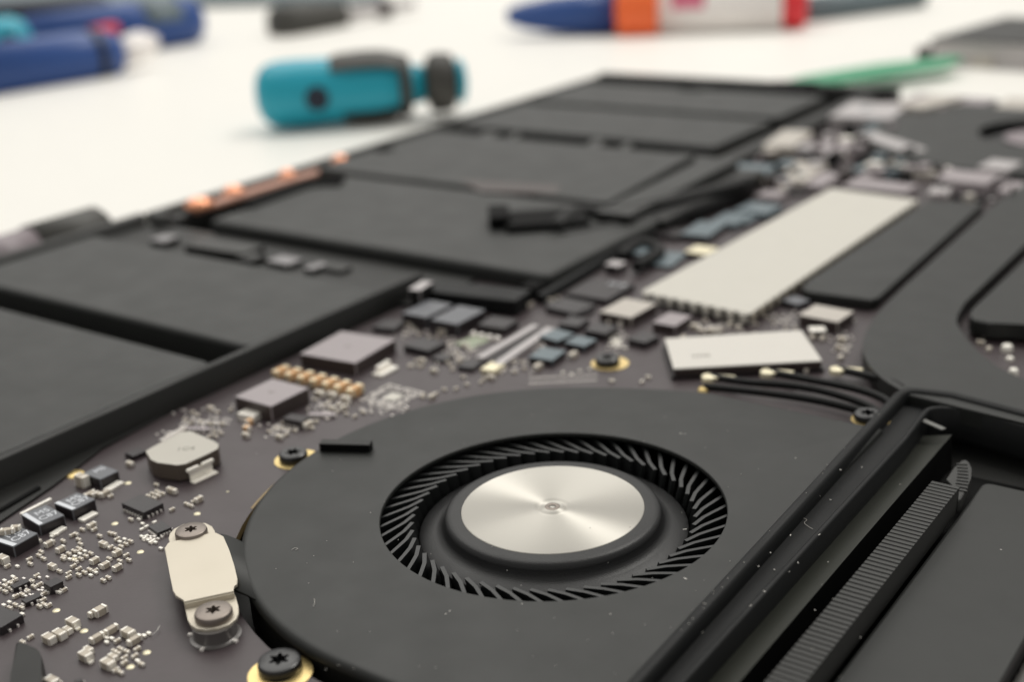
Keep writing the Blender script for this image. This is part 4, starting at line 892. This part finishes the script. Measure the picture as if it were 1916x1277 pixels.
bm = bmesh.new(); bmesh.ops.create_cone(bm, cap_ends=True, segments=24, radius1=.4, radius2=.4, depth=2.36); hole = link('hanging_hole', mesh('hanging_hole', bm, 'navy'), t, (L*.76, 0, .05)); hole.rotation_euler = (math.radians(86), 0, 0)
rz = .35; pa, pb = at('p', 178, 100, TZ+rz), at('p', 285, 72, TZ+rz)
t, L = axis_thing('tweezers', 'small red stick between the two blue markers', 'stick', pa, pb, TZ+1.2)
along([(0, .3), (L*.5, .35), (L, .2)], 'red', 'grip', t)
p0 = at('p', 235, 98, TZ+.3)
t2, L2 = axis_thing('sticker_roll', 'small white crumpled sleeve right of the blue marker tip', 'sleeve', p0, at('p', 290, 84, TZ+.3), TZ+.5); along([(0, .5), (L2*.5, .6), (L2, .3)], 'white', 'sleeve', t2)
# grey pen with black grip beside the case front
rz = .55; pa, pb = at('p', -60, 470, TZ+rz+.4), at('p', 188, 398, TZ+rz+.4)
t, L = axis_thing('pen', 'grey pen with a black grip lying against the front rim of the case', 'pen', pa, pb, TZ+rz)
along([(0, .5), (L*.44, .52)], 'lavcable', 'barrel', t); along([(L*.44, .56), (L*.96, .56), (L, .45)], 'grip', 'grip', t)

# ================================================================== dust
db = bmesh.new()
def dust(zone, x, y, z, l=.02, wd=.008):
    p = at(zone, x, y, z); add_box(db, (p.x, p.y, z+.002), (l, wd, .004), 0, random.uniform(0, 3.1))
for x, y, l in ((1600, 808, .03), (1580, 85, .03), (1600, 563, .04), (430, 970, .02), (410, 985, .015), (790, 935, .012), (35, 480, .012), (1230, 985, .015)): dust('5', x, y, .0, l)
for x, y, z in ((575, 828, -.06), (512, 815, .1), (755, 688, .03), (790, 797, -.15), (1080, 486, -.18), (800, 548, -.06), (670, 800, .03), (660, 380, 0), (218, 285, 0), (738, 990, -.2), (535, 915, .03), (480, 972, .03), (925, 418, -.06), (840, 428, .1), (560, 760, .1), (640, 690, .1), (1482, 748, -.3), (920, 1100, -.3), (222, 865, 0), (680, 100, 0)): dust('6', x, y, z, random.uniform(.012, .028))
for k in range(70): dust('p', random.uniform(480, 1600), random.uniform(760, 1270), .0, random.uniform(.004, .012), .004)
for k in range(18):
    t0 = random.random(); dust('p', 1200+t0*460+random.gauss(0, 4), 1262-t0*505, .1, random.uniform(.004, .011), .005)
tag(link('dust_specks', mesh('dust_specks', db, 'dust')), 'pale dust specks on the black covers', kind='stuff')
def fibre(zone, pts, z): return [at(zone, x, y, z) for x, y in pts]
for zone, pts, z, lab in (('8', [(1035, 440), (1055, 428), (1075, 432), (1060, 440)], .006, 'curled pale fibre on the left of the fan cover'), ('8', [(1178, 750), (1182, 775), (1172, 800)], .006, 'short pale fibre on the lower left of the fan cover'),
                     ('6', [(690, 620), (705, 628), (695, 640), (712, 655), (730, 665)], -.06, 'curly pale fibre in the frame channel'), ('8', [(140, 985), (175, 960), (200, 920), (185, 950)], PZ+.03, 'fine pale fibre on the circuit board beside the capacitors')):
    o = tube('fibre', fibre(zone, pts, z), .0022, 'dust', n=5); tag(o, lab, 'fibre')
